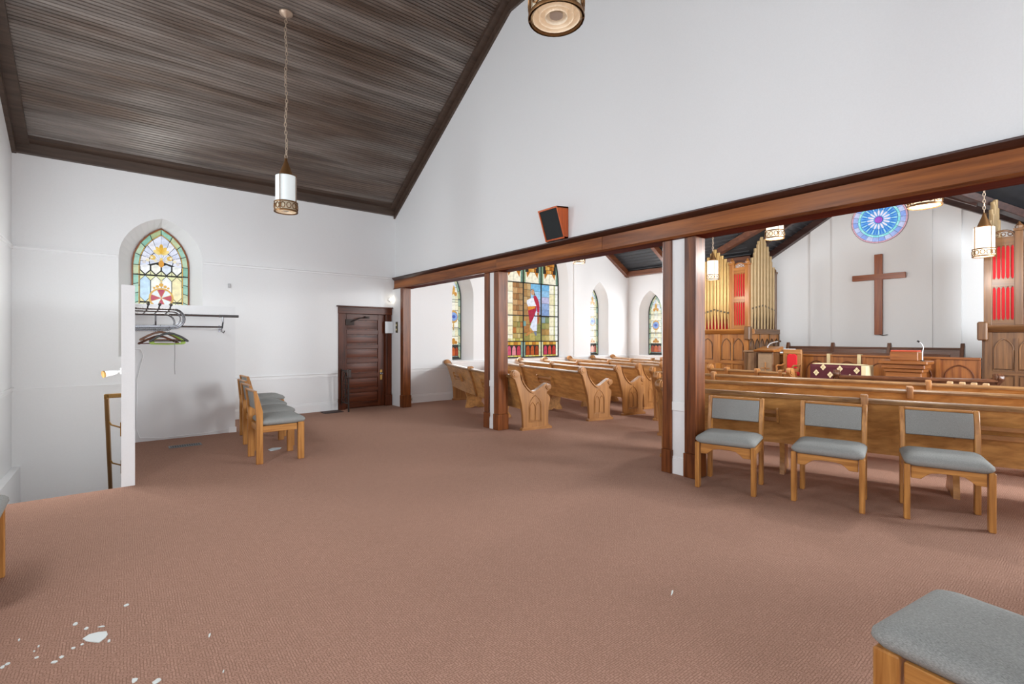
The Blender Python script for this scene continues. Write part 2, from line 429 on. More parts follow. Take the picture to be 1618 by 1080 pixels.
# shallow raised panels on the chancel wall
mb = MB()
def gz(y): return GH - abs(y - GC) * (GH - NE) / GW
for (a, b, d) in ((1.98, 4.82, 0.045), (2.44, 4.33, 0.075)):
    mb.prism([(a, 0.3), (b, 0.3), (b, gz(b)), (GC, gz(GC)), (a, gz(a))], 'x', XC - d, XC)
struct(mb.build('wall_chancel_panel', PAINT, smooth=False))
# pier beside the big window
mb = MB(); mb.box(10.46, 10.56, YN - 0.07, YN, 0.95, 4.6); struct(mb.build('trim_1', PAINT, smooth=False))

# west and south walls (their windows are added out of view to brighten the rooms)
def added_window(n, axis, v, ac, half, z0, z1, sgn):
    w = root('window_%d' % n, (ac, v, z0) if axis == 'y' else (v, ac, z0), kind='structure')
    i = 'xyz'.index(axis)
    def bx(a0, a1, h0, h1, name, mat, d=0.05):
        lo, hi = sorted((v, v + sgn * d)); m = MB()
        m.box(a0, a1, lo, hi, h0, h1) if axis == 'y' else m.box(lo, hi, a0, a1, h0, h1)
        return m.build(name, mat, w, world=True)
    t = 0.07
    bx(ac - half - t, ac - half, z0 - t, z1 + t, 'window_frame', TRIMW); bx(ac + half, ac + half + t, z0 - t, z1 + t, 'window_frame', TRIMW)
    bx(ac - half, ac + half, z1, z1 + t, 'window_frame', TRIMW); bx(ac - half, ac + half, z0 - t, z0, 'window_sill', TRIMW, 0.1)
    bx(ac - half, ac + half, z0, z1, 'pane', glow('daylit_pane', '#eef4fb', 2.5), 0.02)  # emissive pane of an added window
def solid_wall(name, axis, v, outer):
    m = MB(); m.prism(outer, axis, *sorted((v, v + (-0.12 if v < 0 else 0.12)))); return struct(m.build(name, PAINT, smooth=False))
solid_wall('wall_west', 'x', XW, [(YS, 0), (WELL_Y, 0), (WELL_Y, -2.6), (YN, -2.6), (YN, HE), (YF, ZF + .05), (YS, ZF + .05)])
solid_wall('wall_south', 'y', YS, [(XW, 0), (XE, 0), (XE, NE), (XR, NR), (XA, NE), (XA, ZF + .05), (XW, ZF + .05)])
for k, x in enumerate((0.55, 2.95)): added_window(6 + k, 'y', YS, x, 0.75, 1.1, 4.1, 1)
added_window(8, 'y', YS, 9.0, 1.5, 1.1, 4.7, 1)
for k, (y, z, _p) in enumerate(WEST_W): added_window(12 + k, 'x', XW, y, 0.5, z, z + 2.2, 1)
added_window(16, 'x', XE, -2.2, 0.4, .95, 2.85, -1)

# ------------------------------------------------------------------ arcade wall, posts, beam
BZ0, BZ1 = 2.60, 2.835
mb = MB()
mb.prism([(YS, BZ1 - .05), (YN, BZ1 - .05), (YN, HE), (YF, ZF + .02), (YS, ZF + .02)], 'x', XA, XB)
struct(mb.build('wall_arcade', PAINT, smooth=False))
POSTS = [(9.60, 9.73, 10.15, 10.15), (6.245, 6.38, 6.52, 6.65), (2.78, 2.913, 3.072, 3.187), (-0.72, -0.58, -0.44, -0.31)]
for k, (a, b, c, d) in enumerate(POSTS):
    t = root('trim_%d' % (10 + k), (XA, (a + d) / 2, 0), kind='structure')
    cz = MB()
    if k == 0: cz.box(XA - 0.07, XB - .06, b, d, 0, BZ0 - .012)
    else: cz.box(XA, XB, b - .01, c + .01, 0, BZ0 - .012)
    cz.build('plaster_core', PAINT, t, world=True)
    for (u, v) in ((a, b), (c, d)):
        if v - u < 0.02: continue
        x0 = XA - 0.025 - (0.05 if k == 0 else 0)
        m = MB(); m.box(x0, XB - (.06 if k == 0 else 0), u, v, 0.26, BZ0 - .012); m.build('casing', MAH('z'), t, world=True, bevel=0.006)
        m = MB(); m.box(x0 - 0.012, XB + (.01 if k else -.05), u - 0.008, v + 0.008, 0, 0.26); m.build('plinth_block', MAH('z'), t, world=True, bevel=0.006)
    if k:
        for (z0, z1, dd) in ((0.0, 0.17, 0.014), (0.17, 0.195, 0.01), (0.70, 0.80, 0.014)):
            m = MB(); m.box(XA - dd, XA, b, c, z0, z1); m.build('moulding', TRIMW, t, world=True, bevel=0.004)
t = root('trim_2', (XA, 3, BZ0), kind='structure')
def seg_y(y0, y1, prof, name, mat):
    m = MB(); m.prism([(p[0], p[1]) for p in prof], 'y', y0, y1); return m.build(name, mat, t, world=True, bevel=0.004)
for (y0, y1) in ((6.3, 10.13), (4.06, 6.3), (YS + .01, 4.06)):
    seg_y(y0 + 0.001, y1 - 0.001, [(XA - 0.035, BZ0), (XA, BZ0), (XA, BZ1), (XA - 0.035, BZ1)], 'fascia_board', BEAMW('y'))
seg_y(YS + .01, 10.13, [(XA - 0.036, BZ0 - .012), (XB + .03, BZ0 - .012), (XB + .03, BZ0), (XA - 0.036, BZ0)], 'soffit', wood('soffit_wood', '#4a1a0e', '#6e2e1a', 'y', .9, .85, .03, spec=.04))
seg_y(YS + .01, 10.13, [(XA - 0.055, BZ0 - .006), (XA - 0.036, BZ0 - .012), (XA - 0.036, BZ0 + .02), (XA - 0.048, BZ0 + .02)], 'bead', MAH('y'))
seg_y(YS + .01, 10.13, [(XA - 0.037, BZ1 - .05), (XA - 0.06, BZ1 - .03), (XA - 0.085, BZ1), (XA - 0.085, BZ1 + .018), (XA, BZ1 + .018), (XA, BZ1 - .05)], 'crown_moulding', wood('dark_crown', '#2a130b', '#45200f', 'y', 0.8, 0.3))
seg_y(YS + .01, 10.13, [(XB, BZ0), (XB + .03, BZ0), (XB + .03, BZ1), (XB, BZ1)], 'fascia_board', BEAMW('y'))

# ------------------------------------------------------------------ foyer ceiling
ce = root('ceiling', (XA / 2, 5, ZF), kind='structure')
m = MB(); m.prism([(YS, ZF + .03), (YF, ZF + .03), (YN, HE + .03), (YN, HE + .2), (YF, ZF + .2), (YS, ZF + .2)], 'x', XW - .1, XB)
m.build('deck', CEILT, ce, world=True, smooth=False)
# narrow beadboards laid across the slope and the flat
m = MB(); pitch = 0.047
def strips(p0, p1):
    d = Vector((0, p1[0] - p0[0], p1[1] - p0[1])); L = d.length; d.normalize(); nn = Vector((0, d.z, -d.y))
    if nn.z > 0: nn = -nn
    for k in range(int(L / pitch)):
        a = Vector((0, p0[0], p0[1])) + d * (k * pitch); b = a + d * (pitch - 0.002)
        i = 0.008; jit = random.uniform(-0.001, 0.001)
        prof = [a - nn * 0.015, b - nn * 0.015, b + nn * 0.002, b - d * i + nn * (0.012 + jit), a + d * i + nn * (0.012 + jit), a + nn * 0.002]
        rings = [[Vector((x, p.y, p.z)) for p in prof] for x in (XW + .02, XA - .02)]
        m.loft(rings, True, False)
strips((YN - .02, HE + .01), (YF, ZF)); strips((YF, ZF), (YS + .03, ZF))
stuff(m.build('beadboard', CEILW, ce, world=True, smooth=False))
def rake_board(x0, x1, t0, t1, drop, name='edge_board'):
    """board that follows wall top from (YN,HE) over the kink to the flat; x0..x1 thickness"""
    m = MB()
    up = [(YN, HE + .01), (YF, ZF), (YS + .02, ZF)]; dn = [(YN, HE + .01 - drop * 1.12), (YF - .05, ZF - drop), (YS + .02, ZF - drop)]
    for k in range(2):
        m.prism([dn[k], dn[k + 1], up[k + 1], up[k]], 'x', x0, x1)
    return m.build(name, CEILT, ce, world=True, smooth=False)
rake_board(XA - 0.04, XA, 0, 0, 0.20); rake_board(XA - 0.15, XA - 0.04, 0, 0, 0.06); rake_board(XW, XW + 0.05, 0, 0, 0.16); rake_board(XW + .05, XW + 0.19, 0, 0, 0.06)
m = MB(); m.prism([(YN, HE - .16), (YN - .05, HE - .15), (YN - .05, HE), (YN - .17, HE + .04), (YN - .17, HE + .12), (YN, HE + .06)], 'x', XW, XA); m.build('cornice', CEILT, ce, world=True, smooth=False)

# ------------------------------------------------------------------ nave ceiling
nc = root('ceiling_nave', (XR, 3, NR), kind='structure')
m = MB()
m.prism([(XB, NE), (XR, NR), (XE + .1, NE - .06 + .0), (XE + .1, NE + .14), (XR, NR + .2), (XB, NE + .2)], 'y', GC + GW, YN)
m.prism([(XB, NE), (XR, NR), (XE + .1, NE - .06 + .0), (XE + .1, NE + .14), (XR, NR + .2), (XB, NE + .2)], 'y', YS, GC - GW)
# slopes around the chancel gable: west slope whole, east slope only above the gable
m.prism([(XB, NE), (XR, NR), (XR, NR + .2), (XB, NE + .2)], 'y', GC - GW, GC + GW)
xv = XE - (GH - NE) / NS
for sg in (-1, 1):
    e = GC + sg * GW
    m.add([(XR, e, NR), (XE, e, NE), (xv, GC, GH), (XR, GC, NR)], [(0, 1, 2, 3)])
    m.add([(XE, e, NE), (XC, e, NE), (XC, GC, GH), (xv, GC, GH)], [(0, 1, 2, 3)])
nd = m.build('deck', NCEIL, nc, world=True, smooth=False)
# beadboard ribs of the nave ceiling
m = MB()
for k in range(34):
    x = XE - 0.03 - k * 0.12; z = NE + (XE - x) * NS
    for (a, b) in ((GC + GW, YN), (YS, GC - GW)):
        m.box(x - .004, x + .004, a, b, z - 0.022, z + .01)
for sg in (-1, 1):
    for k in range(1, 22):
        y = GC + sg * k * 0.12; z = gz(y); xa = XE - (z - NE) / NS
        m.box(xa, XC, y - .004, y + .004, z - 0.02, z + .01)
stuff(m.build('beadboard_rib', plain('nave_bead', '#3a3a3c', 0.4), nc, world=True, smooth=False))
def beam(p0, p1, w, h, name, mat, par=nc):
    p0, p1 = Vector(p0), Vector(p1); d = (p1 - p0).normalized(); s = d.cross(Vector((0, 0, 1))).normalized() * (w / 2)
    u = s.cross(d).normalized(); u = u if u.z > 0 else -u
    m = MB(); m.loft([[p - s - u * h, p + s - u * h, p + s, p - s] for p in (p0, p1)]); return m.build(name, mat, par, world=True, bevel=0.008)
rx, ry = RAFT('x'), RAFT('y')
for y in (8.42, -1.6):
    beam((XE, y, NE - .0), (XR, y, NR), 0.13, 0.16, 'rafter', rx); beam((XB, y, NE), (XR, y, NR), 0.13, 0.16, 'rafter', rx)
beam((XR, YS, NR), (XR, YN, NR), 0.2, 0.2, 'ridge_beam', ry)
beam((XE, YN - .06, NE + .02), (XR, YN - .06, NR + .02), 0.12, 0.2, 'edge_board', rx); beam((XB, YN - .06, NE + .02), (XR, YN - .06, NR + .02), 0.12, 0.2, 'edge_board', rx)
beam((XE - .1, GC + GW, NE + .04), (XE - .1, YN, NE + .04), 0.2, 0.16, 'edge_board', ry); beam((XE - .1, YS, NE + .04), (XE - .1, GC - GW, NE + .04), 0.2, 0.16, 'edge_board', ry)
beam((12.66, 6.75, 3.94), (12.0, 5.2, 4.33), 0.15, 0.16, 'brace', ry)
RB = lambda a: wood('dark_rafter', '#2b1a17', '#4a302a', a, 0.8, 0.35)
for sg in (-1, 1):
    beam((XC - .09, GC + sg * (GW + .02), NE - .01), (XC - .09, GC, GH), 0.18, 0.16, 'edge_board', RB('y'))
    beam((XE - .75, GC + sg * (GW - .75), NE + .42), (XE - .75, GC, GH - .02), 0.12, 0.14, 'rafter', RB('y'))
    beam((XE, GC + sg * GW, NE + .02), (xv, GC, GH), 0.16, 0.14, 'valley_beam', RB('x'))

# ------------------------------------------------------------------ rails, baseboards
def run_x(name, x0, x1, y, d, prof, mat=TRIMW):      # moulding along X on a wall facing -Y
    m = MB(); m.prism([(y - p[0], p[1]) for p in prof], 'x', x0, x1); return struct(m.build(name, mat, smooth=False))
def run_y(name, y0, y1, x, prof, mat=TRIMW):         # moulding along Y on a wall facing -X (sign by prof)
    m = MB(); m.prism([(x - p[0], p[1]) for p in prof], 'y', y0, y1); return struct(m.build(name, mat, smooth=False))
def rail(h, d=0.022, t=0.075): return [(0, h - t / 2), (d * .6, h - t / 2), (d * .6, h - t / 2 + .012), (d * .35, h - t / 2 + .018), (d * .35, h + t / 2 - .02), (d, h + t / 2 - .012), (d, h + t / 2), (0, h + t / 2)]
BASE = [(0, 0), (.02, 0), (.02, .15), (.012, .165), (.012, .18), (0, .19)]
PIC = [(0, 2.815), (.014, 2.818), (.014, 2.83), (.008, 2.833), (.008, 2.85), (.026, 2.858), (.026, 2.872), (0, 2.875)]
run_x('baseboard_north', 1.40, 3.46, YN, 0, BASE); run_x('baseboard_north', XB + .02, 6.0, YN, 0, BASE); run_x('baseboard_north', 6.0, XE, YN, 0, BASE)
run_x('trim_20', 1.40, 3.46, YN, 0, rail(0.74)); run_x('trim_21', XB + .02, 6.2, YN, 0, rail(0.76))
run_x('trim_22', XW, -0.10, YN, 0, PIC); run_x('trim_23', 1.08, 4.66, YN, 0, PIC); run_x('trim_24', XB + .01, 6.25, YN, 0, PIC)
run_x('trim_25', 6.2, XE, YN, 0, rail(0.915, 0.035, 0.05)); run_y('trim_26', 6.6, YN, XE, rail(0.915, 0.035, 0.05))
run_y('trim_27', WELL_Y - 2.2, YN, XW, [(-p[0], p[1]) for p in PIC])
run_y('trim_28', WELL_Y, YN, XW, [(-p[0], p[1]) for p in rail(0.74)]); run_x('trim_29', XW, WELL_X, YN, 0, rail(0.74, .016, .03))
run_y('baseboard_west', YS, WELL_Y, XW, [(-p[0], p[1]) for p in BASE])
run_y('baseboard_east', 7.2, YN, XE, BASE)
m = MB(); m.box(XW + .001, XW + .09, WELL_Y + .02, YN - .001, -2.6, -0.4); struct(m.build('trim_30', PAINT, smooth=False))

# ------------------------------------------------------------------ stairwell partition, stairs
m = MB(); m.box(WELL_X, 0.075, WELL_Y, 8.80, 0, 2.04); m.box(WELL_X, WELL_X + .03, WELL_Y, YN, -2.6, 0)
m.build('partition_core', PAINT, smooth=False)
part = bpy.data.objects['partition_core']; part.name = 'wall_stair'; struct(part)
m = MB(); m.box(WELL_X, 1.37, 8.80, 8.92, 0, 2.0); struct(m.build('wall_coat', plain('satin_white_board', '#e3e4e5', 0.45, bump=.01), smooth=False))
m = MB(); m.box(1.28, 1.385, 8.785, 8.80, 0, 0.085); struct(m.build('baseboard_coat', TRIMW))
st = root('stairs', (-0.67, WELL_Y, -2.2), kind='structure')
for k in range(10):
    m = MB(); m.box(XW + .1, WELL_X - .002, WELL_Y + 0.02 + k * .27, WELL_Y + 0.02 + (k + 1) * .27 + .02, -0.19 * (k + 1) - .19, -0.19 * (k + 1)); m.build('step', CARPET, st, world=True)
m = MB(); m.box(XW, WELL_X, 8.9, YN, -2.25, -2.15); m.build('landing', CARPET, st, world=True)

hr = root('handrail', (-0.16, 6.9, 0.86), 'old gold stair handrail on brackets descending beside the white stair partition', 'handrail')
HG = plain('old_gold_paint', '#7a5a2a', 0.4, 0.5)
m = MB(); m.prism([(6.86, .895), (6.93, .875), (8.7, -.60), (8.7, -.67), (6.90, .825), (6.86, .845)], 'x', -0.185, -0.14); m.build('rail', HG, hr, world=True, bevel=.008)
m = MB(); m.box(-0.16, WELL_X, 6.86, 6.92, .845, .89); m.build('rail_return', HG, hr, world=True, bevel=.006)
for yy in (7.25, 7.95):
    zz = .875 - (yy - 6.93) * .833 - .05
    m = MB(); m.tube([(-0.16, yy, zz), (-0.13, yy, zz - .06), (WELL_X - .01, yy, zz - .1)], .009); m.prism([(yy - .03, zz - .2), (yy + .03, zz - .2), (yy + .03, zz - .04), (yy - .03, zz - .04)], 'x', WELL_X - .015, WELL_X)
    m.build('bracket', BRASS, hr, world=True)
# little spotlight fixed on the stair side of the partition
p = px(168, 590, 'x', -0.17)
sp = root('wall_spotlight', (WELL_X, p.y, p.z), 'small white spotlight with brass rim on the stair side of the partition', 'lamp')
m = MB(); m.lathe([(.035, 0), (.035, .012), (.012, .014)], 14, (WELL_X - .014, p.y + .1, p.z + .02), 'x'); m.build('wall_plate', TRIMW, sp, world=True)
m = MB(); m.tube([(WELL_X - .01, p.y + .1, p.z + .02), (-0.06, p.y + .05, p.z + .018), (-0.09, p.y + .03, p.z + .01)], .01); m.build('arm', TRIMW, sp, world=True)
m = MB(); m.tube([(-0.08, p.y + .03, p.z + .012), (-0.11, p.y + .02, p.z + .006), (-0.19, p.y - .01, p.z - .005)], [.018, .026, .034], 14); m.build('lamp_head', TRIMW, sp, world=True)
m = MB(); m.tube([(-0.185, p.y - .008, p.z - .004), (-0.2, p.y - .014, p.z - .006)], [.038, .04], 14); m.build('rim', BRASS, sp, world=True)

l = bpy.data.lights.new('spotlight_bulb', 'POINT'); l.energy = 26; l.shadow_soft_size = .06; l.color = (1, .97, .92)  # fill light added clear of the lamp head to brighten the stairwell
lo = bpy.data.objects.new('spotlight_bulb', l); COL.objects.link(lo); lo.parent = sp; lo.location = (-.45, 0, -.1); lo['kind'] = 'helper'

# ------------------------------------------------------------------ stained glass
class Glass:
    """collects coloured pieces in the window plane; each becomes a pane of its own over a lead sheet"""
    def __init__(s, wnd, axis, v, sgn): s.w, s.axis, s.v, s.sgn = wnd, axis, v, sgn; s.k = 0
    def put(s, poly, col, layer=0, conv=None, inset=0.0055, strength=0.95):
        if conv is not None: poly = clip(poly, conv)
        if not poly or area2(poly) < 2.5e-4: return
        n = len(poly); cx = sum(q[0] for q in poly) / n; cz = sum(q[1] for q in poly) / n
        pp = []
        for q in poly:
            d = sqrt((q[0] - cx) ** 2 + (q[1] - cz) ** 2)
            f = max(0.55, 1 - inset * 1.25 / max(d, 1e-4)); pp.append((cx + (q[0] - cx) * f, cz + (q[1] - cz) * f))
        a0 = s.v + s.sgn * (0.004 + 0.005 * layer); a1 = a0 + s.sgn * 0.006
        m = MB(); m.prism(pp, s.axis, min(a0, a1), max(a0, a1))
        return m.build('pane', glass_mat(col, strength), s.w, world=True, smooth=False)
    def lead(s, poly, layer=0):
        a0 = s.v + s.sgn * (0.005 * layer - .004); a1 = a0 + s.sgn * 0.006
        m = MB(); m.prism(poly, s.axis, min(a0, a1), max(a0, a1)); return m.build('lead_sheet', LEAD, s.w, world=True, smooth=False)
    def bar(s, a0, h0, a1, h1, t=0.02, layer=3, mat=None):
        d = Vector((a1 - a0, h1 - h0)); d.normalize(); q = Vector((-d.y, d.x)) * (t / 2)
        poly = [(a0 - q.x, h0 - q.y), (a1 - q.x, h1 - q.y), (a1 + q.x, h1 + q.y), (a0 + q.x, h0 + q.y)]
        b0 = s.v; b1 = s.v + s.sgn * (0.008 + .005 * layer)
        m = MB(); m.prism(poly, s.axis, min(b0, b1), max(b0, b1)); return m.build('glazing_bar', mat or LEAD, s.w, world=True)

def offset_arch(cx, half, z0, zs, rise, d, n=9):
    """same centres, radius less d"""
    r = (rise * rise + half * half) / (2 * half); r2 = r - d; h2 = half - d
    rise2 = sqrt(max(1e-4, r2 * r2 - (r2 - h2) ** 2))
    return arch(cx, h2, z0 + d, zs, rise2, n)
def ring_cells(g, outer, inner, cols, start=0, step=1, layer=0, skip_bottom=True, sides=5):
    """border pieces between two arch outlines with the same number of points"""
    n = len(outer); seq = list(range(1, n)) + [0]       # from bottom-right up over the apex down to bottom-left
    O = [outer[i] for i in seq]; I = [inner[i] for i in seq]
    def sub(a, b, k): return [(a[0] + (b[0] - a[0]) * j / k, a[1] + (b[1] - a[1]) * j / k) for j in range(k + 1)]
    oo = sub(O[0], O[1], sides)[:-1] + O[1:-1][::step] + ([O[-2]] if (len(O) - 3) % step else []) + sub(O[-2], O[-1], sides)[1:]
    ii = sub(I[0], I[1], sides)[:-1] + I[1:-1][::step] + ([I[-2]] if (len(I) - 3) % step else []) + sub(I[-2], I[-1], sides)[1:]
    for k in range(len(oo) - 1):
        if abs(oo[k][0] - oo[k + 1][0]) + abs(oo[k][1] - oo[k + 1][1]) < 1e-3: continue
        g.put([oo[k], oo[k + 1], ii[k + 1], ii[k]], cols(k, len(oo) - 1), layer)
    if not skip_bottom: g.put([outer[0], outer[1], inner[1], inner[0]], cols(0, 1), layer)

# --- foyer window
C1 = 0.487; W1 = root('window_1', (C1, YN + .3, 1.25), kind='structure')
H1, Z1, S1, R1 = 0.41, 1.25, 2.76, 0.665
g = Glass(W1, 'y', YN + 0.29, -1)
g.lead(arch(C1, H1, Z1, S1, R1))
A0 = arch(C1, H1, Z1, S1, R1, 8)
A1 = offset_arch(C1, H1, Z1, S1, R1, .022, 8); A2 = offset_arch(C1, H1, Z1, S1, R1, .095, 8); A3 = offset_arch(C1, H1, Z1, S1, R1, .108, 8)
ring_cells(g, A0, A1, lambda k, n: '#b9773a', sides=3, step=2)
teal = ['#92c6b3', '#a4cfbe', '#85bca8', '#b6d1b4', '#9fcab9', '#bfcea7']; lime = ['#b9bd83', '#a8b98b', '#c3c48f']
ring_cells(g, A1, A2, lambda k, n: (teal[k % 6] if (k < 13 or k > n - 13) else lime[k % 3]), sides=9, step=2)
ring_cells(g, A2, A3, lambda k, n: '#cfa95c', sides=4, step=2)
FLD = offset_arch(C1, H1, Z1, S1, R1, .112, 12)
def field(poly, col, layer=0): g.put([(C1 + q[0], q[1]) for q in poly], col, layer, FLD)
for k in range(12):                       # pale fan behind the palmette
    a, b = -0.35 + k * (pi + .7) / 12, -0.35 + (k + 1) * (pi + .7) / 12; rr = (0.17, 0.6)
    field([(0, 2.84), (rr[0] * cos(a), 2.84 + rr[0] * sin(a)), (rr[0] * cos(b), 2.84 + rr[0] * sin(b))], ['#e3e6f2', '#d9dfee'][k % 2])
    field([(rr[0] * cos(a), 2.84 + rr[0] * sin(a)), (rr[1] * cos(a), 2.84 + rr[1] * sin(a)), (rr[1] * cos(b), 2.84 + rr[1] * sin(b)), (rr[0] * cos(b), 2.84 + rr[0] * sin(b))], ['#dfe3f4', '#e9e9f2', '#d3daee'][k % 3])
for k, (a, l) in enumerate(((0, .17), (.45, .14), (-.45, .14), (.95, .12), (-.95, .12))):
    field(ell(sin(a) * l * .62, 2.95 + cos(a) * l * .62, l * .56, .036, pi / 2 - a), ['#e3b13c', '#e9c45f', '#e9c45f', '#f0d88c', '#f0d88c'][k], 1)
field(ell(0, 2.80, .045, .07), '#d9982c', 1); field(ell(0, 2.88, .03, .03), '#f0d27a', 1)
for s_ in (-1, 1):
    for (x, z, r_, c) in ((.12, 2.90, .05, '#e3bd5a'), (.135, 2.90, .026, '#f3ecd2'), (.19, 2.85, .035, '#ede3c4'), (.24, 2.81, .032, '#d9d3cf'), (.08, 2.845, .03, '#e9dfc2'), (.2, 2.92, .028, '#cfd3e6')):
        field(circle(s_ * x, z, r_, 10), c, 1 if r_ > .027 else 2)
for k in range(4):                        # scallops above the bar
    x = -.225 + k * .15
    field([(x - .07, 2.76), (x - .07, 2.68), (x, 2.605), (x + .07, 2.68), (x + .07, 2.76), (x, 2.79)], ['#eef0f2', '#f0efe6', '#dbe5f3', '#eef0ee'][k])
    field([(x - .075, 2.60), (x - .075, 2.67), (x - .01, 2.60)], '#e6e7b8'); field([(x + .075, 2.60), (x + .075, 2.67), (x + .01, 2.60)], '#e6e7b8')
for row, (z0, z1) in enumerate(((2.13, 2.585), (1.68, 2.12), (1.34, 1.67))):
    cc = (['#bcd9ef', '#f0f1e4', '#eef2f0', '#efe4b4'], ['#efe9c8', '#eef0f0', '#cfe2ef', '#f0eedb'], ['#dfe9f2', '#f0e8c4', '#f0f0ea', '#c9def0'])[row]
    for k in range(4):
        x = -.225 + k * .15
        field([(x, z0), (x + .072, z0 + .08), (x + .072, z1 - .08), (x, z1), (x - .072, z1 - .08), (x - .072, z0 + .08)], cc[k])
    for k in range(5):
        x = -.3 + k * .15
        field([(x, z1 - .085), (x + .07, z1 - .005), (x - .07, z1 - .005)], '#e3e6ae'); field([(x, z0 + .085), (x - .07, z0 + .005), (x + .07, z0 + .005)], '#e9dfa4')
g.put(circle(C1, 2.20, .185, 20), '#d2a33e', 1)
for k in range(8):
    a, b = pi / 8 + k * pi / 4, pi / 8 + (k + 1) * pi / 4
    g.put([(C1, 2.20)] + [(C1 + .155 * cos(a + (b - a) * j / 3), 2.20 + .155 * sin(a + (b - a) * j / 3)) for j in range(4)], '#b3284a' if k % 2 else '#dfe9f4', 2)
for (x, z, r_) in ((0, 2.43, .04), (-.055, 2.40, .032), (.055, 2.40, .032), (-.10, 2.375, .026), (.10, 2.375, .026)):
    field(circle(x, z, r_, 10), '#dba638', 1)
field([(-.03, 2.47), (.03, 2.47), (0, 2.53)], '#e6cf86', 1)
g.bar(C1 - .39, 2.592, C1 + .39, 2.592, .018)
def arch_frame(wnd, axis, v, sgn, outer, inner, mat, d=.03):
    m = MB(); i = 'xyz'.index(axis)
    def mk(p, a):
        q = list(p); q.insert(i, a); return Vector(q)
    rings = [[mk(p, v) for p in outer], [mk(p, v + sgn * d) for p in outer], [mk(p, v + sgn * d) for p in inner], [mk(p, v) for p in inner]]
    m.loft(rings, True, False); return m.build('window_frame', mat, wnd, world=True)
arch_frame(W1, 'y', YN + .295, -1, A0, A1, wood('window_sash', '#6b3a1c', '#93562b', 'z', 1, .4), .022)

# --- big three-light window of the nave (drawn on the crop grid of the photograph: 6 px per photo px)
CB = 9.06; W2 = root('window_2', (CB, YN + .25, .95), kind='structure')
g = Glass(W2, 'y', YN + 0.245, -1); AB = arch(CB, 1.015, .95, 3.09, 1.76, 12)
g.lead(arch(CB, 1.04, .945, 3.09, 1.80, 12))
def q(x, y): return (CB + (x - 354) / 254.4, 3.06 - (y - 293) * .00308)
def G(poly, col, layer=0): g.put([q(*p_) for p_ in poly], col, layer, AB, .006)
def R(x0, x1, y0, y1, col, layer=0): G([(x0, y1), (x1, y1), (x1, y0), (x0, y0)], col, layer)
XL = (96, 268, 440, 612)
crm = ['#efe7c6', '#f3eed8', '#e9dfb6', '#f1ead0']
# cream and white side margins
ys = [293, 380, 485, 593, 690, 770, 829]
for k in range(6):
    R(96, 128, ys[k], ys[k + 1], ['#e9ecd8', '#f3f3ec'][k % 2]); R(128, 172, ys[k], ys[k + 1], crm[k % 4])
    R(524, 568, ys[k], ys[k + 1], crm[(k + 1) % 4]); R(568, 584, ys[k], ys[k + 1], '#b9b98a'); R(584, 612, ys[k], ys[k + 1], '#f2f3ee')
# left light: brown masonry in an arch
br = ['#a9794a', '#b98d5e', '#93683f', '#c49c6c', '#a4855c', '#b08052']
yy = [293, 340, 395, 450, 500, 550, 593, 650, 700, 755, 800]
for r_ in range(10):
    o_ = 24 if r_ % 2 else 0
    xs = [172, 172 + 32 + o_ // 2, 230 + o_ // 2, 268]
    for c in range(3):
        col = br[(r_ * 3 + c * 2) % 6] if r_ < 6 else ['#b59a5e', '#c7b27a', '#a08a4e', '#8f8a52', '#b0703a', '#bda768'][(r_ * 2 + c) % 6]
        R(xs[c], xs[c + 1], yy[r_], yy[r_ + 1], col)
for c in range(4): R(128 + c * 35, 163 + c * 35, 800, 829, ['#c3b464', '#d2c982', '#b0a552', '#cbbf74'][c])
# centre light: door on the left, sky on the right, ground
for r_ in range(5):
    R(272, 306, 293 + r_ * 62, 355 + r_ * 62, ['#b38d5a', '#a67f4e', '#c0a070', '#b18a58', '#a27a48'][r_]); R(306, 340, 293 + r_ * 62, 355 + r_ * 62, ['#c7a878', '#b99562', '#a98552', '#bd9866', '#b48e5c'][r_])
for r_ in range(4): R(340, 436, 293 + r_ * 72, 365 + r_ * 72, ['#79b6dd', '#9cc6e6', '#a9bfdf', '#93a9cf'][r_])
for r_ in range(3):
    for c in range(3): R(272 + c * 55, 327 + c * 55, 600 + r_ * 76, 676 + r_ * 76, ['#b0824a', '#8f8a4c', '#9a9152', '#a4703c', '#c0995c', '#84844a', '#8e8648', '#b6a45c', '#9b9a5c'][r_ * 3 + c])
# robed figure
G([(345, 352), (358, 345), (372, 360), (374, 392), (362, 405), (346, 400), (338, 378)], '#c79a78', 2)
G([(336, 352), (352, 340), (372, 352), (382, 400), (370, 410), (366, 372), (350, 356)], '#6a4429', 1)
G([(300, 450), (345, 425), (385, 430), (395, 500), (312, 508), (300, 480)], '#e6e8f2', 2)
G([(360, 410), (385, 398), (410, 440), (424, 500), (422, 560), (400, 560), (390, 500), (372, 455)], '#b01f3c', 3)
G([(305, 510), (390, 498), (392, 540), (380, 570), (352, 640), (330, 668), (316, 590)], '#a8163a', 3)
G([(305, 512), (380, 498), (380, 522), (312, 545)], '#d88a2c', 4)
G([(385, 545), (398, 545), (402, 640), (396, 735), (360, 735), (332, 700), (348, 640), (380, 580)], '#d9dff0', 2)
G([(398, 560), (420, 555), (424, 610), (414, 665), (400, 670)], '#a65a2c', 2)
G([(365, 735), (392, 735), (395, 778), (378, 775)], '#6f7a92', 3); G([(278, 770), (340, 725), (362, 735), (300, 782)], '#bb8148', 3)
G([(268, 640), (290, 640), (292, 690), (268, 690)], '#6f9c98', 3)
